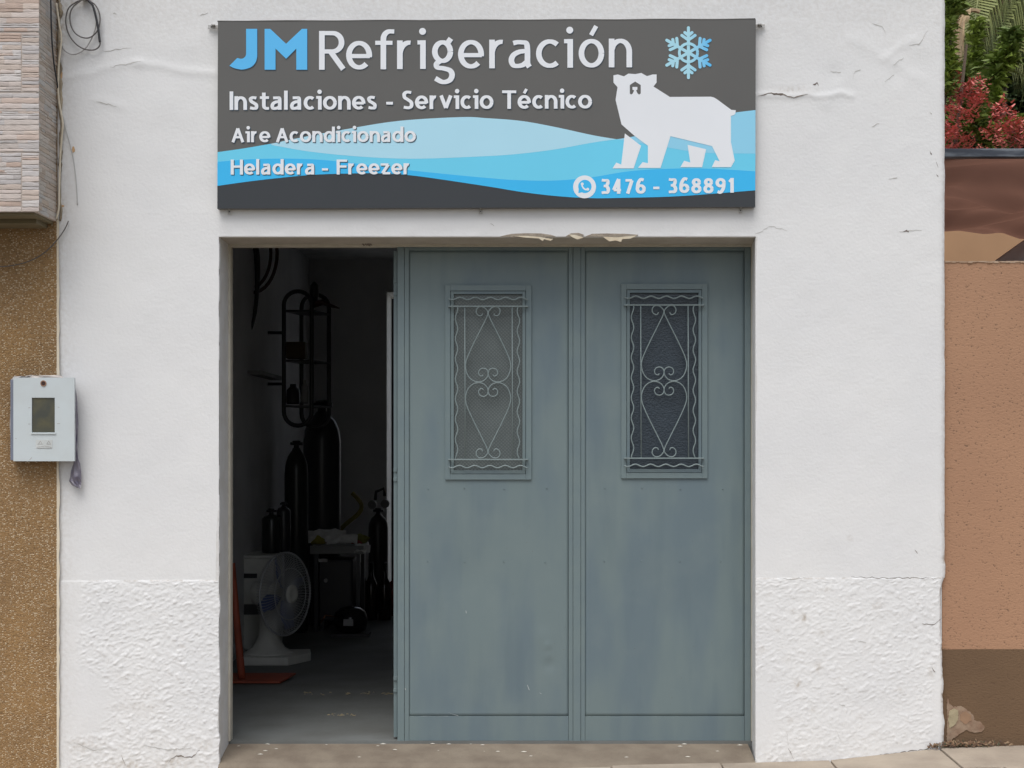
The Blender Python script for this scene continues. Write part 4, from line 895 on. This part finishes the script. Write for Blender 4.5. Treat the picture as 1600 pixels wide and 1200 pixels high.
L_.new(b_0.outputs[0], ms.inputs[1]); L_.new(tr.outputs[0], ms.inputs[2]); L_.new(ms.outputs[0], n_['Material Output'].inputs[0])
def cloth(y0, y1, name, sag, seed):
    m = MB(); NX, NY = 150, 44; vs = []
    for j in range(NY+1):
        t_ = j/NY
        for i in range(NX+1):
            x = WR+.05+3.9*i/NX; ph = (x-WR)*1.35+seed; cell = ph % 1.0
            env = math.sin(math.pi*min(1, t_*1.02))**.6; dg = x*1.9+t_*2.3+seed
            s_ = sag*math.sin(math.pi*t_)*(.55+.6*abs(math.sin(dg)))
            fold = .10*abs(math.sin(dg*1.25+.4))*env+.045*math.sin(x*2.2+t_*11+seed)*env+.02*math.sin(x*5-t_*23+seed*2)*env+.02*math.sin(t_*30+2*math.sin(x*2.5))*env
            hem = .045*abs(math.sin(x*1.75+seed))*t_**3
            vs.append((x, y0+(y1-y0)*t_, zc0-.045-s_+fold-hem))
    m.add(vs, [(j*(NX+1)+i, j*(NX+1)+i+1, (j+1)*(NX+1)+i+1, (j+1)*(NX+1)+i) for j in range(NY) for i in range(NX)])
    o = m.build(name, m_cl, pg, smooth=True); so2 = o.modifiers.new('solid', 'SOLIDIFY'); so2.thickness = .002; return o
cloth(.56, 2.05, 'shade_cloth', .15, .35); cloth(2.0, 3.3, 'shade_cloth', .12, 1.1)
tp = thing('covered_furniture', (PX(1690, 1.2), 1.3, 0), 'dark grey cover draped over something tall behind the garden wall', 'cover')
m_tp = M('dark_grey_cover', (.34, .31, .29), .8, col2=(.24, .22, .21), vs=8, amt=.6, bump=.3, bs=10)
m = MB(); vs = []; rings = []
prof = [(2.95, .02), (2.93, .10), (2.84, .24), (2.70, .42), (2.55, .52), (2.2, .6), (1.2, .66), (.05, .72)]
for (z, r_) in prof:
    for k_ in range(32):
        a = 2*math.pi*k_/32; rr_ = r_*(1+.07*math.sin(a*7)+.04*math.sin(a*13)); vs.append((PX(1690, 1.2)+rr_*math.cos(a), 1.35+rr_*math.sin(a)*.7, z-.03*math.cos(a*3)*(r_ > .1)))
fs = [(i*32+k_, (i+1)*32+k_, (i+1)*32+(k_+1) % 32, i*32+(k_+1) % 32) for i in range(len(prof)-1) for k_ in range(32)]+[tuple(range(32))]
m.add(vs, fs); m.build('cover', m_tp, tp, smooth=True)

# ------------------------------------------------------------------ garden plants
def leafmat(name, c, c2): 
    mm = M(name, c, .55, col2=c2, vs=3, amt=.9, spec=.4); n, L, b = nodes(mm); b.inputs['Subsurface Weight'].default_value = 0; return mm
m_lf = leafmat('broad_leaf', (.22, .29, .05), (.08, .13, .03)); m_lf2 = leafmat('deep_leaf', (.05, .08, .028), (.02, .035, .014)); m_fl = M('coral_blossom', (.66, .19, .17), .6, col2=(.50, .16, .12), vs=12, amt=.7)
m_fr = leafmat('palm_leaf', (.27, .29, .10), (.12, .16, .06)); m_dry = M('dry_palm', (.42, .31, .18), .8, col2=(.3, .2, .12), vs=10, amt=.7); m_bark = M('bark', (.14, .10, .07), .9, bump=.6, bs=20)
def leaves(mb, c, rad, n, size, rnd, narrow=.38):
    for i in range(n):
        while True:
            v = Vector((rnd.uniform(-1, 1), rnd.uniform(-1, 1), rnd.uniform(-1, 1)))
            if v.length < 1: break
        v = Vector((v.x*rad[0], v.y*rad[1], v.z*rad[2]))+Vector(c)
        a = rnd.uniform(0, 6.28); t_ = Vector((math.cos(a), math.sin(a), rnd.uniform(-.5, .7))).normalized(); s_ = t_.cross(Vector((rnd.uniform(-1, 1), rnd.uniform(-1, 1), 1))).normalized()
        l = size*rnd.uniform(.6, 1.3); w = l*narrow; up = t_.cross(s_)*l*.12
        mb.add([v, v+t_*l*.5+s_*w*.5-up, v+t_*l, v+t_*l*.5-s_*w*.5-up], [(0, 1, 2), (0, 2, 3)])
rnd = random.Random(11)
def shrub(name, base_, label, cat, blobs, mt, nper, size, trunks, narrow=.38):
    t_ = thing(name, base_, label, cat); m = MB()
    for (px_, py_, y_, rx, rz) in blobs:
        c = P(px_, py_, y_); k_ = (CD+y_)/2400; leaves(m, c, (rx*k_, rx*k_*.9, rz*k_), nper, size, rnd, narrow)
    tag(m.build('foliage', mt, t_), kind='stuff')
    for (px_, py_, y_) in trunks:
        m = MB(); b_ = Vector(base_)+Vector((rnd.uniform(-.15, .15), rnd.uniform(-.15, .15), 0)); e = P(px_, py_, y_); mid = (b_+e)/2+Vector((rnd.uniform(-.2, .2), 0, .2)); m.tube([b_, mid, e], [.045, .03, .012], 7); m.build('trunk', m_bark, t_, smooth=True)
    return t_
YB = 5.2
bush = shrub('flowering_shrub', (PX(1540, YB), YB+.3, -.4), 'tall shrub covered in coral red flower clusters above the shade cloth', 'shrub',
    [(1490, 210, YB, 22, 30), (1520, 175, YB, 25, 40), (1550, 215, YB, 25, 22), (1590, 205, YB, 25, 22), (1630, 200, YB, 30, 30), (1500, 130, YB, 16, 30)], m_lf, 420, .10, [(1500, 180, YB), (1530, 190, YB), (1560, 200, YB), (1600, 200, YB), (1620, 210, YB)])
cm = MB(); rnd2 = random.Random(5)
for i in range(70):
    v = Vector((rnd2.gauss(0, 1), rnd2.gauss(0, 1), rnd2.gauss(0, .8))).normalized()*rnd2.uniform(.3, 1)*.11; a = rnd2.uniform(0, 6.28); t_ = Vector((math.cos(a), math.sin(a), rnd2.uniform(-.3, .9)))*.035; s_ = t_.cross(Vector((0, .5, 1))).normalized()*.013
    cm.add([v-s_, v+t_-s_*.4, v+t_*1.1+s_*.5, v+s_], [(0, 1, 2, 3)])
c0 = cm.build('flower_cluster', m_fl, bush); mesh_fl = c0.data
bo = base(bush)
# mesh is stored relative to the shrub base: shift back to its own centre
for v in mesh_fl.vertices: v.co += bo
clp = [(1492, 117), (1505, 120), (1478, 138), (1484, 145), (1512, 133), (1530, 131), (1534, 137), (1519, 145), (1514, 152), (1523, 158), (1495, 156), (1507, 165), (1528, 153), (1480, 188), (1488, 195), (1497, 172), (1505, 197), (1482, 205), (1518, 200), (1483, 215), (1510, 218), (1498, 226), (1492, 236), (1556, 170), (1563, 168), (1570, 177), (1547, 178), (1555, 185), (1577, 185), (1582, 192), (1590, 195), (1560, 197), (1545, 205), (1552, 208), (1570, 203), (1590, 200), (1600, 198), (1575, 212), (1550, 222), (1562, 222), (1535, 235), (1580, 226), (1597, 222), (1530, 228), (1610, 210), (1620, 195), (1532, 212), (1606, 230), (1540, 190), (1512, 180), (1500, 145), (1524, 172), (1484, 170), (1568, 232), (1590, 238), (1512, 238)]
clp = [c_ for q_, c_ in enumerate(clp) if q_ % 5 not in (1, 3)]
for i, (a, b_) in enumerate(clp):
    o = c0 if i == 0 else c0.copy()
    if i: link(o)
    o.parent = bush; o.location = P(a, b_, YB-.3-.25*rnd.random())-bo; s_ = rnd.uniform(.45, 1.0); o.scale = (s_,)*3; o.rotation_euler = (0, 0, rnd.uniform(0, 6))
shrub('leafy_shrub', (PX(1486, 4.6), 4.9, -.4), 'bright green upright shrub hugging the corner of the white building', 'shrub', [(1482, 40, 4.7, 9, 42), (1484, 95, 4.7, 8, 26), (1478, 130, 4.7, 12, 30), (1525, 60, 6.2, 7, 35), (1524, 100, 6.2, 8, 22), (1492, 8, 4.7, 12, 18)], m_lf, 230, .085, [(1486, 60, 4.7), (1510, 70, 4.8)], .45)
shrub('leafy_shrub', (PX(1572, 6), 6.2, -.4), 'yellow-green shrub standing before the hanging palm fronds', 'shrub', [(1562, 105, 6, 14, 22), (1575, 85, 6, 10, 20), (1555, 125, 6, 12, 14), (1548, 150, 6, 9, 18), (1580, 60, 6, 8, 16)], m_lf, 130, .12, [(1565, 110, 6), (1575, 80, 6)], .45)
shrub('dense_tree', (PX(1560, 10), 10.2, -.4), 'dark evergreen tree filling the garden behind the palm', 'tree', [(1500, 20, 10, 60, 50), (1560, 60, 10.5, 60, 60), (1620, 40, 10, 60, 60), (1520, 130, 10, 60, 70), (1600, 150, 10, 60, 80), (1480, 80, 10.3, 40, 90), (1560, 200, 10, 90, 50), (1660, 120, 10, 60, 90)], m_lf2, 2100, .20, [(1500, 60, 10.4), (1560, 60, 10.6), (1610, 60, 10.4), (1540, 120, 10.2), (1590, 130, 10.3)], .5)
# palm
def frond(m, root, dirv, length, droop, rnd, leaf=.55, dens=46, hang=.8):
    d0 = Vector(dirv).normalized(); pts = []; p = Vector(root); v = d0.copy(); n = 22
    for i in range(n+1):
        pts.append(p.copy()); v = (v+Vector((0, 0, -droop/n*(1+i/n)))).normalized(); p = p+v*length/n
    m.tube(pts, [.022*(1-i/(n+2)) for i in range(n+1)], 5)
    for i in range(dens):
        t_ = .12+.86*i/dens; k_ = t_*n; a = int(k_); q = pts[a].lerp(pts[min(a+1, n)], k_-a); tn = (pts[min(a+1, n)]-pts[a-1]).normalized(); sd = tn.cross(Vector((0, 0, 1))).normalized()
        ll = leaf*(math.sin(math.pi*min(1, t_*.85+.12))**.6)
        for s_ in (1, -1):
            v0 = (sd*s_*.8+tn*.5+Vector((0, 0, .1))).normalized(); v1 = (v0*.45+Vector((0, 0, -hang))+tn*.15).normalized(); v2 = Vector((0, 0, -1))*hang+v0*.1
            j = rnd.uniform(.8, 1.2); w = tn*.010; a0 = q; a1 = q+v0*ll*.35*j; a2 = a1+v1*ll*.4*j; a3 = a2+v2*ll*.35*j
            m.add([a0-w*.5, a0+w*.5, a1+w, a1-w, a2+w*.8, a2-w*.8, a3], [(0, 1, 2, 3), (3, 2, 4, 5), (5, 4, 6)])
pr = random.Random(21)
pt = Vector((PX(1665, 7.6), 7.6, PZ(-25, 7.6)))
palm = thing('palm_tree', (pt.x, pt.y, -.4), 'palm with long drooping green fronds behind the flowering shrub', 'palm tree')
m = MB(); m.tube([(pt.x, pt.y, -.4), (pt.x+.05, pt.y, 2), (pt.x, pt.y, pt.z)], [.22, .17, .15], 12); m.build('trunk', m_bark, palm, smooth=True)
for i in range(17):
    a = pr.uniform(0, 6.28) if i > 8 else R(150+i*20); el = pr.uniform(.1, 1.0)
    m = MB(); frond(m, pt+Vector((0, 0, .05)), (math.cos(a), math.sin(a)*.8, el), pr.uniform(2.1, 3.0), pr.uniform(1.2, 1.9), pr, .6, 40, 1.1); m.build('frond', m_fr, palm)
m = MB(); frond(m, pt+Vector((-.2, -.2, .0)), (-.95, -.35, .42), 1.9, 1.5, pr, .4, 40, .5); m.build('frond', m_dry, palm)['label'] = 'dry tan frond'
m = MB(); frond(m, pt+Vector((-.5, -.6, .0)), (-.8, -.5, .15), 1.2, 2.2, pr, .3, 40, .3); m.build('frond', m_dry, palm)['label'] = 'dry tan frond'
for i, (a, b_, el, ln) in enumerate([(1560, -30, .2, 1.4), (1590, -40, .0, 1.6), (1540, -60, .3, 1.5), (1610, 20, .1, 1.2), (1575, 10, .1, 1.3), (1530, -20, .1, 1.2)]):
    m = MB(); r0 = P(a+30, b_, 6.9); frond(m, r0, (-.9+.12*i, -.45, el+.1), ln, 2.0, pr, .6, 34, 1.4); m.build('frond', m_fr, palm)
m = MB(); frond(m, P(1530, 18, 5.6), (-.55, -.1, .35), .62, 5.5, pr, .22, 34, .9); m.build('frond', m_dry, palm)['label'] = 'dry tan frond hanging at the left'
# ------------------------------------------------------------------ inside the workshop
m_blk = M('black_paint', (.03, .03, .034), .35, vs=8); m_blk2 = M('dark_green_black', (.022, .026, .024), .3); m_wpl = M('yellowed_white_plastic', (.66, .66, .61), .55, vs=8, amt=.4)
def cyl_thing(px_, y, zb_, r_, h_, label, mt, valve=True, name='gas_cylinder', group='gas cylinders and bottles in the workshop'):
    x = PX(px_, y); t_ = thing(name, (x, y, zb_), label, 'gas cylinder', group)
    m = MB(); m.lathe([(r_*.9, 0), (r_, .02), (r_, h_*.86), (r_*.93, h_*.91), (r_*.72, h_*.955), (r_*.4, h_*.985), (r_*.3, h_)], (x, y, zb_), 28); m.build('body', mt, t_, smooth=True)
    if valve:
        m = MB(); m.lathe([(r_*.24, h_), (r_*.2, h_+r_*.45)], (x, y, zb_), 10); m.tube([(x-r_*.5, y, zb_+h_+r_*.35), (x+r_*.55, y, zb_+h_+r_*.35)], r_*.13, 8); m.lathe([(r_*.34, h_+r_*.45), (r_*.34, h_+r_*.6), (r_*.1, h_+r_*.62)], (x, y, zb_), 12); m.build('valve', m_blk, t_, smooth=True)
    return t_
cyl_thing(463, 5.0, 0, .100, 1.56, 'slender black gas cylinder standing tallest in front behind the fan', m_blk2)
cyl_thing(503, 5.6, 0, .165, 1.88, 'thick dark gas cylinder standing behind the slender black one', m_blk)
t_ = cyl_thing(591, 6.5, 0, .093, .93, 'dark gas cylinder with twin gauges by the white inner doorway', M('dark_brown_steel', (.035, .03, .03), .35))
x = PX(591, 6.5)
m = MB()
for dx, dz in ((-.05, .09), (.07, .10)): m.lathe([(.04, 0), (.042, .01), (.04, .025)], (0, 0, 0), 16, (0, -1, 0)); m.v[-48:] = [(a+x+dx, b_+6.44, e+.93+dz) for a, b_, e in m.v[-48:]]
m.tube([(x-.03, 6.5, 1.06), (x-.02, 6.5, 1.14), (x+.05, 6.5, 1.17), (x+.06, 6.5, 1.10)], .015, 8); m.build('regulator', m_blk, t_)
# appliance
ya = 3.75; ax0, ax1 = PX(352, ya), PX(428, ya); az1 = PZ(872, ya)
ap = thing('white_appliance', ((ax0+ax1)/2, ya+.2, 0), 'old white metal cabinet appliance standing behind the fan', 'appliance')
m = MB(); m.box(ax0, ax1, ya, ya+.45, .02, az1); m.build('cabinet', m_wpl, ap, bevel=.01)
m = MB(); m.box(PX(378, ya), PX(402, ya), ya-.012, ya-.0005, PZ(903, ya), PZ(896, ya)); m.build('handle', m_blk, ap, bevel=.003)
m = MB(); m.box(PX(376, ya), PX(425, ya), ya-.01, ya-.0005, PZ(960, ya), PZ(944, ya)); m.build('dark_band', M('grey_band', (.08, .08, .085), .5), ap)
m = MB(); m.box(ax0-.01, ax1+.01, ya-.01, ya+.46, az1+.001, az1+.02); m.build('top_lid', m_wpl, ap, bevel=.005)
cyl_thing(424, 4.05, az1+.02, .075, .30, 'squat black refrigerant bottle on the white appliance', m_blk2, name='refrigerant_bottle')
cyl_thing(443, 4.15, az1+.02, .055, .36, 'thin black refrigerant bottle at the right end of the white appliance', m_blk, name='refrigerant_bottle')
# fan
yf = 3.15; fc = Vector((PX(446, yf), yf, PZ(928, yf))); ax = Vector((.88, -.477, .02)).normalized()
fan = thing('floor_fan', (PX(415, yf), yf, 0), 'large white-based fan with wire cage facing right inside the open gateway', 'fan')
Rf = .30; Q = ax.to_track_quat('Z', 'Y').to_matrix()
def fp(r_, a, z): return fc+Q @ Vector((r_*math.cos(a), r_*math.sin(a), z))
m_wire = M('pale_wire', (.42, .43, .44), .4)
m = MB(); m.tube([fp(Rf, 2*math.pi*i/48, 0) for i in range(48)], .007, 6, closed=True); m.tube([fp(Rf*.62, 2*math.pi*i/40, .045) for i in range(40)], .0035, 5, closed=True)
m.build('cage_rim', m_wire, fan, smooth=True)
m = MB()
for i in range(84):
    a = 2*math.pi*i/84; m.tube([fp(.06, a, .058), fp(Rf*.6, a, .046), fp(Rf*.92, a, .03), fp(Rf, a, 0)], .0016, 4)
    m.tube([fp(Rf, a, 0), fp(Rf*.93, a, -.05), fp(Rf*.6, a, -.09), fp(.08, a, -.10)], .0016, 4)
tag(m.build('cage_wires', m_wire, fan), kind='stuff')
m = MB(); m.lathe([(.068, 0), (.066, .012), (.045, .02), (.03, .012)], fp(0, 0, .052), 24, ax); m.build('cage_hub', m_wpl, fan, smooth=True)
m_bl = M('blue_blade', (.10, .13, .28), .3)
for b_ in range(4):
    m = MB(); vs = []; a0 = b_*math.pi/2+.3
    for i in range(7):
        r_ = .05+.22*i/6; w = .28+.45*math.sin(math.pi*min(1, i/5.5+.1)); vs += [fp(r_, a0-w*.5, -.045), fp(r_, a0, -.028), fp(r_, a0+w*.5, -.005)]
    m.add(vs, [(i*3+j, i*3+j+1, i*3+j+4, i*3+j+3) for i in range(6) for j in range(2)]); o = m.build('blade', m_bl, fan, smooth=True); o.modifiers.new('s', 'SOLIDIFY').thickness = .003
m = MB(); m.lathe([(.055, -.28), (.085, -.26), (.09, -.12), (.07, -.10)], fc, 24, ax); m.build('motor', m_wpl, fan, smooth=True)
m = MB(); m.lathe([(.19, .055), (.17, .07), (.12, .10), (.075, .18), (.06, .30), (.055, .42)], (PX(418, 3.25), 3.30, 0), 24); m.build('column', m_wpl, fan, smooth=True)
bx0, bx1 = PX(378, 3.1), PX(452, 3.1)
m = MB(); q = [(bx0, 3.05, 0), (bx1, 3.05, 0), (bx1+.13, 3.30, 0), (bx1+.1, 3.5, 0), (bx0, 3.5, 0)]; q2 = [(a, b_, .06) for a, b_, c_ in q]; n = 5
m.add(q+q2, [tuple(range(5))[::-1], tuple(range(5, 10))]+[(i, (i+1) % 5, 5+(i+1) % 5, 5+i) for i in range(5)]); m.build('base', m_wpl, fan, bevel=.006)
m = MB(); r9 = random.Random(2)
for i in range(46):
    y = 1.83+r9.gauss(0, .03) if i % 3 else 1.05+r9.gauss(0, .02); x = PX(r9.uniform(470, 612) if i % 3 else r9.gauss(530, 12), y); q = r9.uniform(.004, .012)
    m.add([(x, y, .001), (x+q*2, y, .001), (x+q, y+q, .001), (x+q, y+.3*q, .001+q*.6)], [(0, 1, 3), (1, 2, 3), (2, 0, 3)])
tag(m.build('sawdust_crumbs', M('crumbs', (.30, .25, .15), .9, vs=40)), 'pale yellowish crumbs scattered on the workshop floor behind the sill', 'crumbs', kind='stuff')
# dustpan
m_or = M('orange_paint', (.36, .075, .035), .6, col2=(.22, .05, .03), vs=14, amt=.6)
dp = thing('long_handled_shovel', (PX(400, 2.3), 2.35, 0), 'orange shovel with long handle leaning inside the left gate jamb', 'shovel')
m = MB(); m.tube([P(363, 880, 2.25), P(371, 985, 2.28), P(377, 1050, 2.3), P(378, 1062, 2.3)], [.019, .024, .026, .024], 8); m.build('handle', m_or, dp, smooth=True)
m = MB(); q = [(PX(345, 2.2), 2.2, .008), (PX(438, 2.2), 2.2, .008), (PX(462, 2.5), 2.5, .02), (PX(345, 2.5), 2.5, .02)]
m.add(q+[(a, b_, c_+.012) for a, b_, c_ in q], [(3, 2, 1, 0), (4, 5, 6, 7), (0, 1, 5, 4), (1, 2, 6, 5), (2, 3, 7, 6), (3, 0, 4, 7)]); m.build('blade', m_or, dp)
# bench with papers
yb = 5.0; tbz = PZ(853, yb)
bn = thing('work_bench', (PX(528, yb), yb+.2, 0), 'grey work bench piled with papers in front of the gas cylinders', 'bench')
m = MB(); m.box(PX(484, yb), PX(568, yb), yb, yb+.5, tbz-.07, tbz); m.build('top', M('grey_bench_top', (.22, .22, .21), .4), bn, bevel=.006)
for a in (490, 556):
    for y in (yb+.03, yb+.43): m = MB(); m.box(PX(a, yb), PX(a+6, yb), y, y+.04, 0, tbz-.071); m.build('leg', m_blk, bn)
m_pap = M('white_paper', (.8, .8, .78), .6, col2=(.6, .6, .58), vs=12, amt=.5)
pa = thing('loose_papers', (PX(520, 5.1), 5.15, tbz), 'crumpled white papers lying on the grey bench', 'papers')
for (a, b_, c_, d_, y, lift) in [(480, 540, 830, 850, 5.3, .0), (510, 558, 838, 851, 5.15, .0), (553, 578, 853, 864, 4.98, 0)]:
    m = MB(); K = 8; r3 = random.Random(a); vs = []
    for j in range(4):
        for i in range(K):
            t_ = i/(K-1); vs.append((PX(a+(b_-a)*t_, y), y+.02*j+r3.uniform(-.01, .01), PZ(d_-(d_-c_)*j/3-(3*math.sin(t_*3)), y)+r3.uniform(-.008, .008)))
    m.add(vs, [(j*K+i, j*K+i+1, (j+1)*K+i+1, (j+1)*K+i) for j in range(3) for i in range(K-1)]); o = m.build('sheet', m_pap, pa); o.modifiers.new('s', 'SOLIDIFY').thickness = .002
# machines under bench
mc = thing('black_machine', (PX(520, 5.2), 5.2, 0), 'black boxy machine stored under the grey bench', 'machine')
m = MB(); m.box(PX(497, 5.1), PX(552, 5.1), 5.08, 5.42, .08, tbz-.12); m.build('housing', m_blk, mc, bevel=.02)
m = MB(); m.lathe([(.018, 0), (.016, .012)], (0, 0, 0), 12, (0, -1, 0)); c0 = P(509, 907, 5.07); m.v = [(a+c0.x, b_+c0.y, e+c0.z) for a, b_, e in m.v]; m.build('knob', m_steel, mc)
m = MB(); m.box(PX(497, 5.1), PX(512, 5.1), 5.068, 5.079, PZ(878, 5.07), PZ(873, 5.07)); m.build('badge_plate', m_steel, mc)
for a in (500, 545): m = MB(); m.box(PX(a, 5.1), PX(a+6, 5.1), 5.12, 5.38, 0, .08); m.build('foot', m_blk, mc)
cp = thing('compressor', (PX(548, 4.7), 4.75, 0), 'round black refrigerator compressor with white label on the floor', 'compressor')
m_gl = M('glossy_black', (.012, .012, .013), .12); x = PX(548, 4.75)
m = MB(); m.lathe([(.08, .03), (.125, .05), (.14, .11), (.14, .15), (.125, .20), (.08, .235), (.02, .25)], (x, 4.75, 0), 28); m.build('shell', m_gl, cp, smooth=True)
m = MB(); m.box(x-.045, x+.035, 4.75-.147, 4.75-.138, .10, .155); m.build('label_plate', M('label_grey', (.45, .45, .45), .5), cp)
m = MB(); m.box(x-.15, x+.16, 4.66, 4.84, .0, .028); m.build('mounting_plate', m_blk, cp)
m = MB(); m.tube([(x-.12, 4.72, .16), (x-.2, 4.68, .18), (x-.24, 4.66, .12)], .008, 6); m.build('pipe', M('copper', (.4, .2, .12), .3, metal=1), cp, smooth=True)
for i, (a, l) in enumerate([(566, 'dark glass bottle left of the pair by the gauged cylinder'), (580, 'dark glass bottle nearest the foot of the gauged cylinder'), (601, 'dark glass bottle closest to the red bag')]):
    y = 5.9; x = PX(a, y); b0 = thing('glass_bottle', (x, y, 0), l, 'bottle', 'dark glass bottles on the workshop floor'); m = MB(); m.lathe([(.055, 0), (.058, .02), (.058, .28), (.05, .33), (.022, .40), (.018, .50), (.022, .505), (.018, .52)], (x, y, 0), 16); m.build('body', M('dark_glass', (.02, .012, .01), .12), b0, smooth=True)
rb = thing('red_bag', (PX(614, 6.2), 6.3, 0), 'dark red bag on the floor beside the white inner doorway', 'bag')
m = MB(); m.lathe([(.12, 0), (.15, .06), (.155, .22), (.11, .31), (.03, .36)], (PX(628, 6.3), 6.3, 0), 14); m.build('body', M('red_fabric', (.22, .02, .02), .5), rb, smooth=True); m = MB(); m.tube([(PX(614, 6.2), 6.2, .33), (PX(616, 6.2), 6.2, .6), (PX(617, 6.2), 6.2, .95)], .006, 6); m.build('strap', M('red_fabric', (.22, .02, .02), .5), rb)
yl = thing('yellow_hose', (PX(560, 6.8), 6.8, 0), 'dull yellow hose looped on the dark back wall left of the gauged cylinder', 'hose')
m = MB(); m.tube([P(550+22*math.sin(i*.35)*(.6+.02*i), 770+4.6*i, 6.9) for i in range(20)], .022, 7); m.build('hose_loop', M('dull_yellow', (.30, .24, .05), .6), yl, smooth=True)
rg = thing('rag_heap', P(590, 846, 5.35), 'small reddish and yellow rags heaped at the right end of the grey bench', 'rags')
for a, b_, c_ in ((560, 848, (.35, .05, .04)), (566, 842, (.25, .24, .05)), (498, 846, (.35, .30, .04))):
    m = MB(); c0 = P(a, b_, 5.3); m.lathe([(.05, -.03), (.06, 0), (.04, .03), (.01, .045)], c0, 9); m.v = [(x_+.012*math.sin(z_*90+y_*50), y_, z_+.01*math.sin(x_*70)) for x_, y_, z_ in m.v]; m.build('rag', M('rag', c_, .9), rg, smooth=True)
# tube rack on left wall
yr = 5.0; rk = thing('tube_frame_rack', P(480, 668, yr), 'black tube rack with oval end frames and small shelves above the cylinders', 'rack')
def stad(x0, x1, y0, y1, y):
    r_ = (x1-x0)/2; c_ = (x0+x1)/2; p = []
    for i in range(13): a = math.pi*i/12; p.append(P(c_+r_*math.cos(a), y0+r_-r_*math.sin(a), y))
    for i in range(13): a = math.pi+math.pi*i/12; p.append(P(c_+r_*math.cos(a), y1-r_-r_*math.sin(a), y))
    return p
for (a, b_, c_, d_, y) in [(443.5, 487, 455, 665, 4.85), (471, 514, 460, 668, 5.25)]:
    m = MB(); m.tube(stad(a, b_, c_, d_, y), .018, 8, closed=True); m.build('oval_frame', m_blk, rk, smooth=True)
for py_ in (484, 562, 633):
    m = MB(); y0, y1 = 4.85, 5.25; m.hexa([P(443, py_+3, y0), P(488, py_+3, y0), P(488, py_, y0), P(443, py_, y0), Vector((PX(470, y1), y1, PZ(py_+3, y0))), Vector((PX(517, y1), y1, PZ(py_+3, y0))), Vector((PX(517, y1), y1, PZ(py_, y0))), Vector((PX(470, y1), y1, PZ(py_, y0)))])
    m.build('shelf', m_blk, rk)
m = MB(); m.tube([P(442, 520, 4.9), Vector((-2.05, 4.9, PZ(520, 4.9)))], .014, 6); m.tube([P(442, 600, 4.9), Vector((-2.05, 4.9, PZ(600, 4.9)))], .014, 6); m.build('wall_arm', m_blk, rk)
sg2 = thing('spray_gun', P(495, 484, 5.0), 'dark spray gun resting on the top of the tube rack', 'spray gun')
m = MB(); m.lathe([(.03, 0), (.04, .06), (.035, .13), (.012, .16)], P(491, 470, 5.0), 12); m.build('cup', m_blk, sg2, smooth=True)
m = MB(); m.tube([P(488, 476, 5.0), P(505, 472, 5.0), P(518, 478, 5.0), P(531, 482, 5.0)], [.03, .025, .014, .006], 8); m.build('barrel', M('dark_red_metal', (.06, .02, .02), .4), sg2, smooth=True)
for i, (a, b_, w, h_, l, mt) in enumerate([(458, 633, .06, .17, 'dark plastic jar on the lowest shelf of the tube rack', m_blk), (463, 562, .08, .14, 'brown box on the middle shelf of the tube rack', M('brown_card', (.09, .06, .03), .8)), (476, 632, .03, .20, 'pale cloth bundle beside the jar on the lowest rack shelf', M('pale_cloth', (.35, .35, .34), .9))]):
    c_ = P(a, b_-1.5, 4.95); o = thing('container' if i < 2 else 'cloth_bundle', c_, l, 'container' if i < 2 else 'cloth'); m = MB()
    if i == 1: m.box(c_.x-w, c_.x+w, 4.9, 5.05, c_.z, c_.z+h_)
    else: m.lathe([(w*.9, 0), (w, .02), (w*.95, h_*.7), (w*.5, h_*.85), (w*.45, h_)], c_, 12)
    m.build('body', mt, o, smooth=(i != 1), bevel=.004 if i == 1 else 0)
# hoses at upper left
hz = thing('hose_coil', P(390, 520, 4.2), 'dark red and black hoses hung in loops at the upper left inside', 'hose'); m_hr = M('dark_red_hose', (.05, .018, .015), .5)
for (cx_, cy_, rx, ry, y, mt) in [(395, 395, 38, 62, 4.2, m_hr), (393, 395, 30, 54, 4.25, m_hr), (385, 430, 18, 90, 4.1, m_blk), (388, 440, 13, 75, 4.15, m_blk), (380, 420, 24, 80, 4.3, m_blk)]:
    m = MB(); m.tube([P(cx_+rx*math.cos(2*math.pi*i/36), cy_+ry*math.sin(2*math.pi*i/36), y) for i in range(36)], .014, 7, closed=True); m.build('hose_loop', mt, hz, smooth=True)
m = MB(); m.tube([(-2.05, 4.25, PZ(380, 4.2)), P(395, 372, 4.25)], .012, 6); m.build('peg', m_blk, hz)
sh_ = thing('wall_shelf', P(405, 582, 4.6), 'narrow grey shelf fixed to the left interior wall', 'shelf')
m = MB(); m.box(-2.05, PX(440, 5), 3.9, 5.1, PZ(584, 4.5)-.03, PZ(584, 4.5)); m.build('board', M('shelf_grey', (.25, .25, .25), .7), sh_)
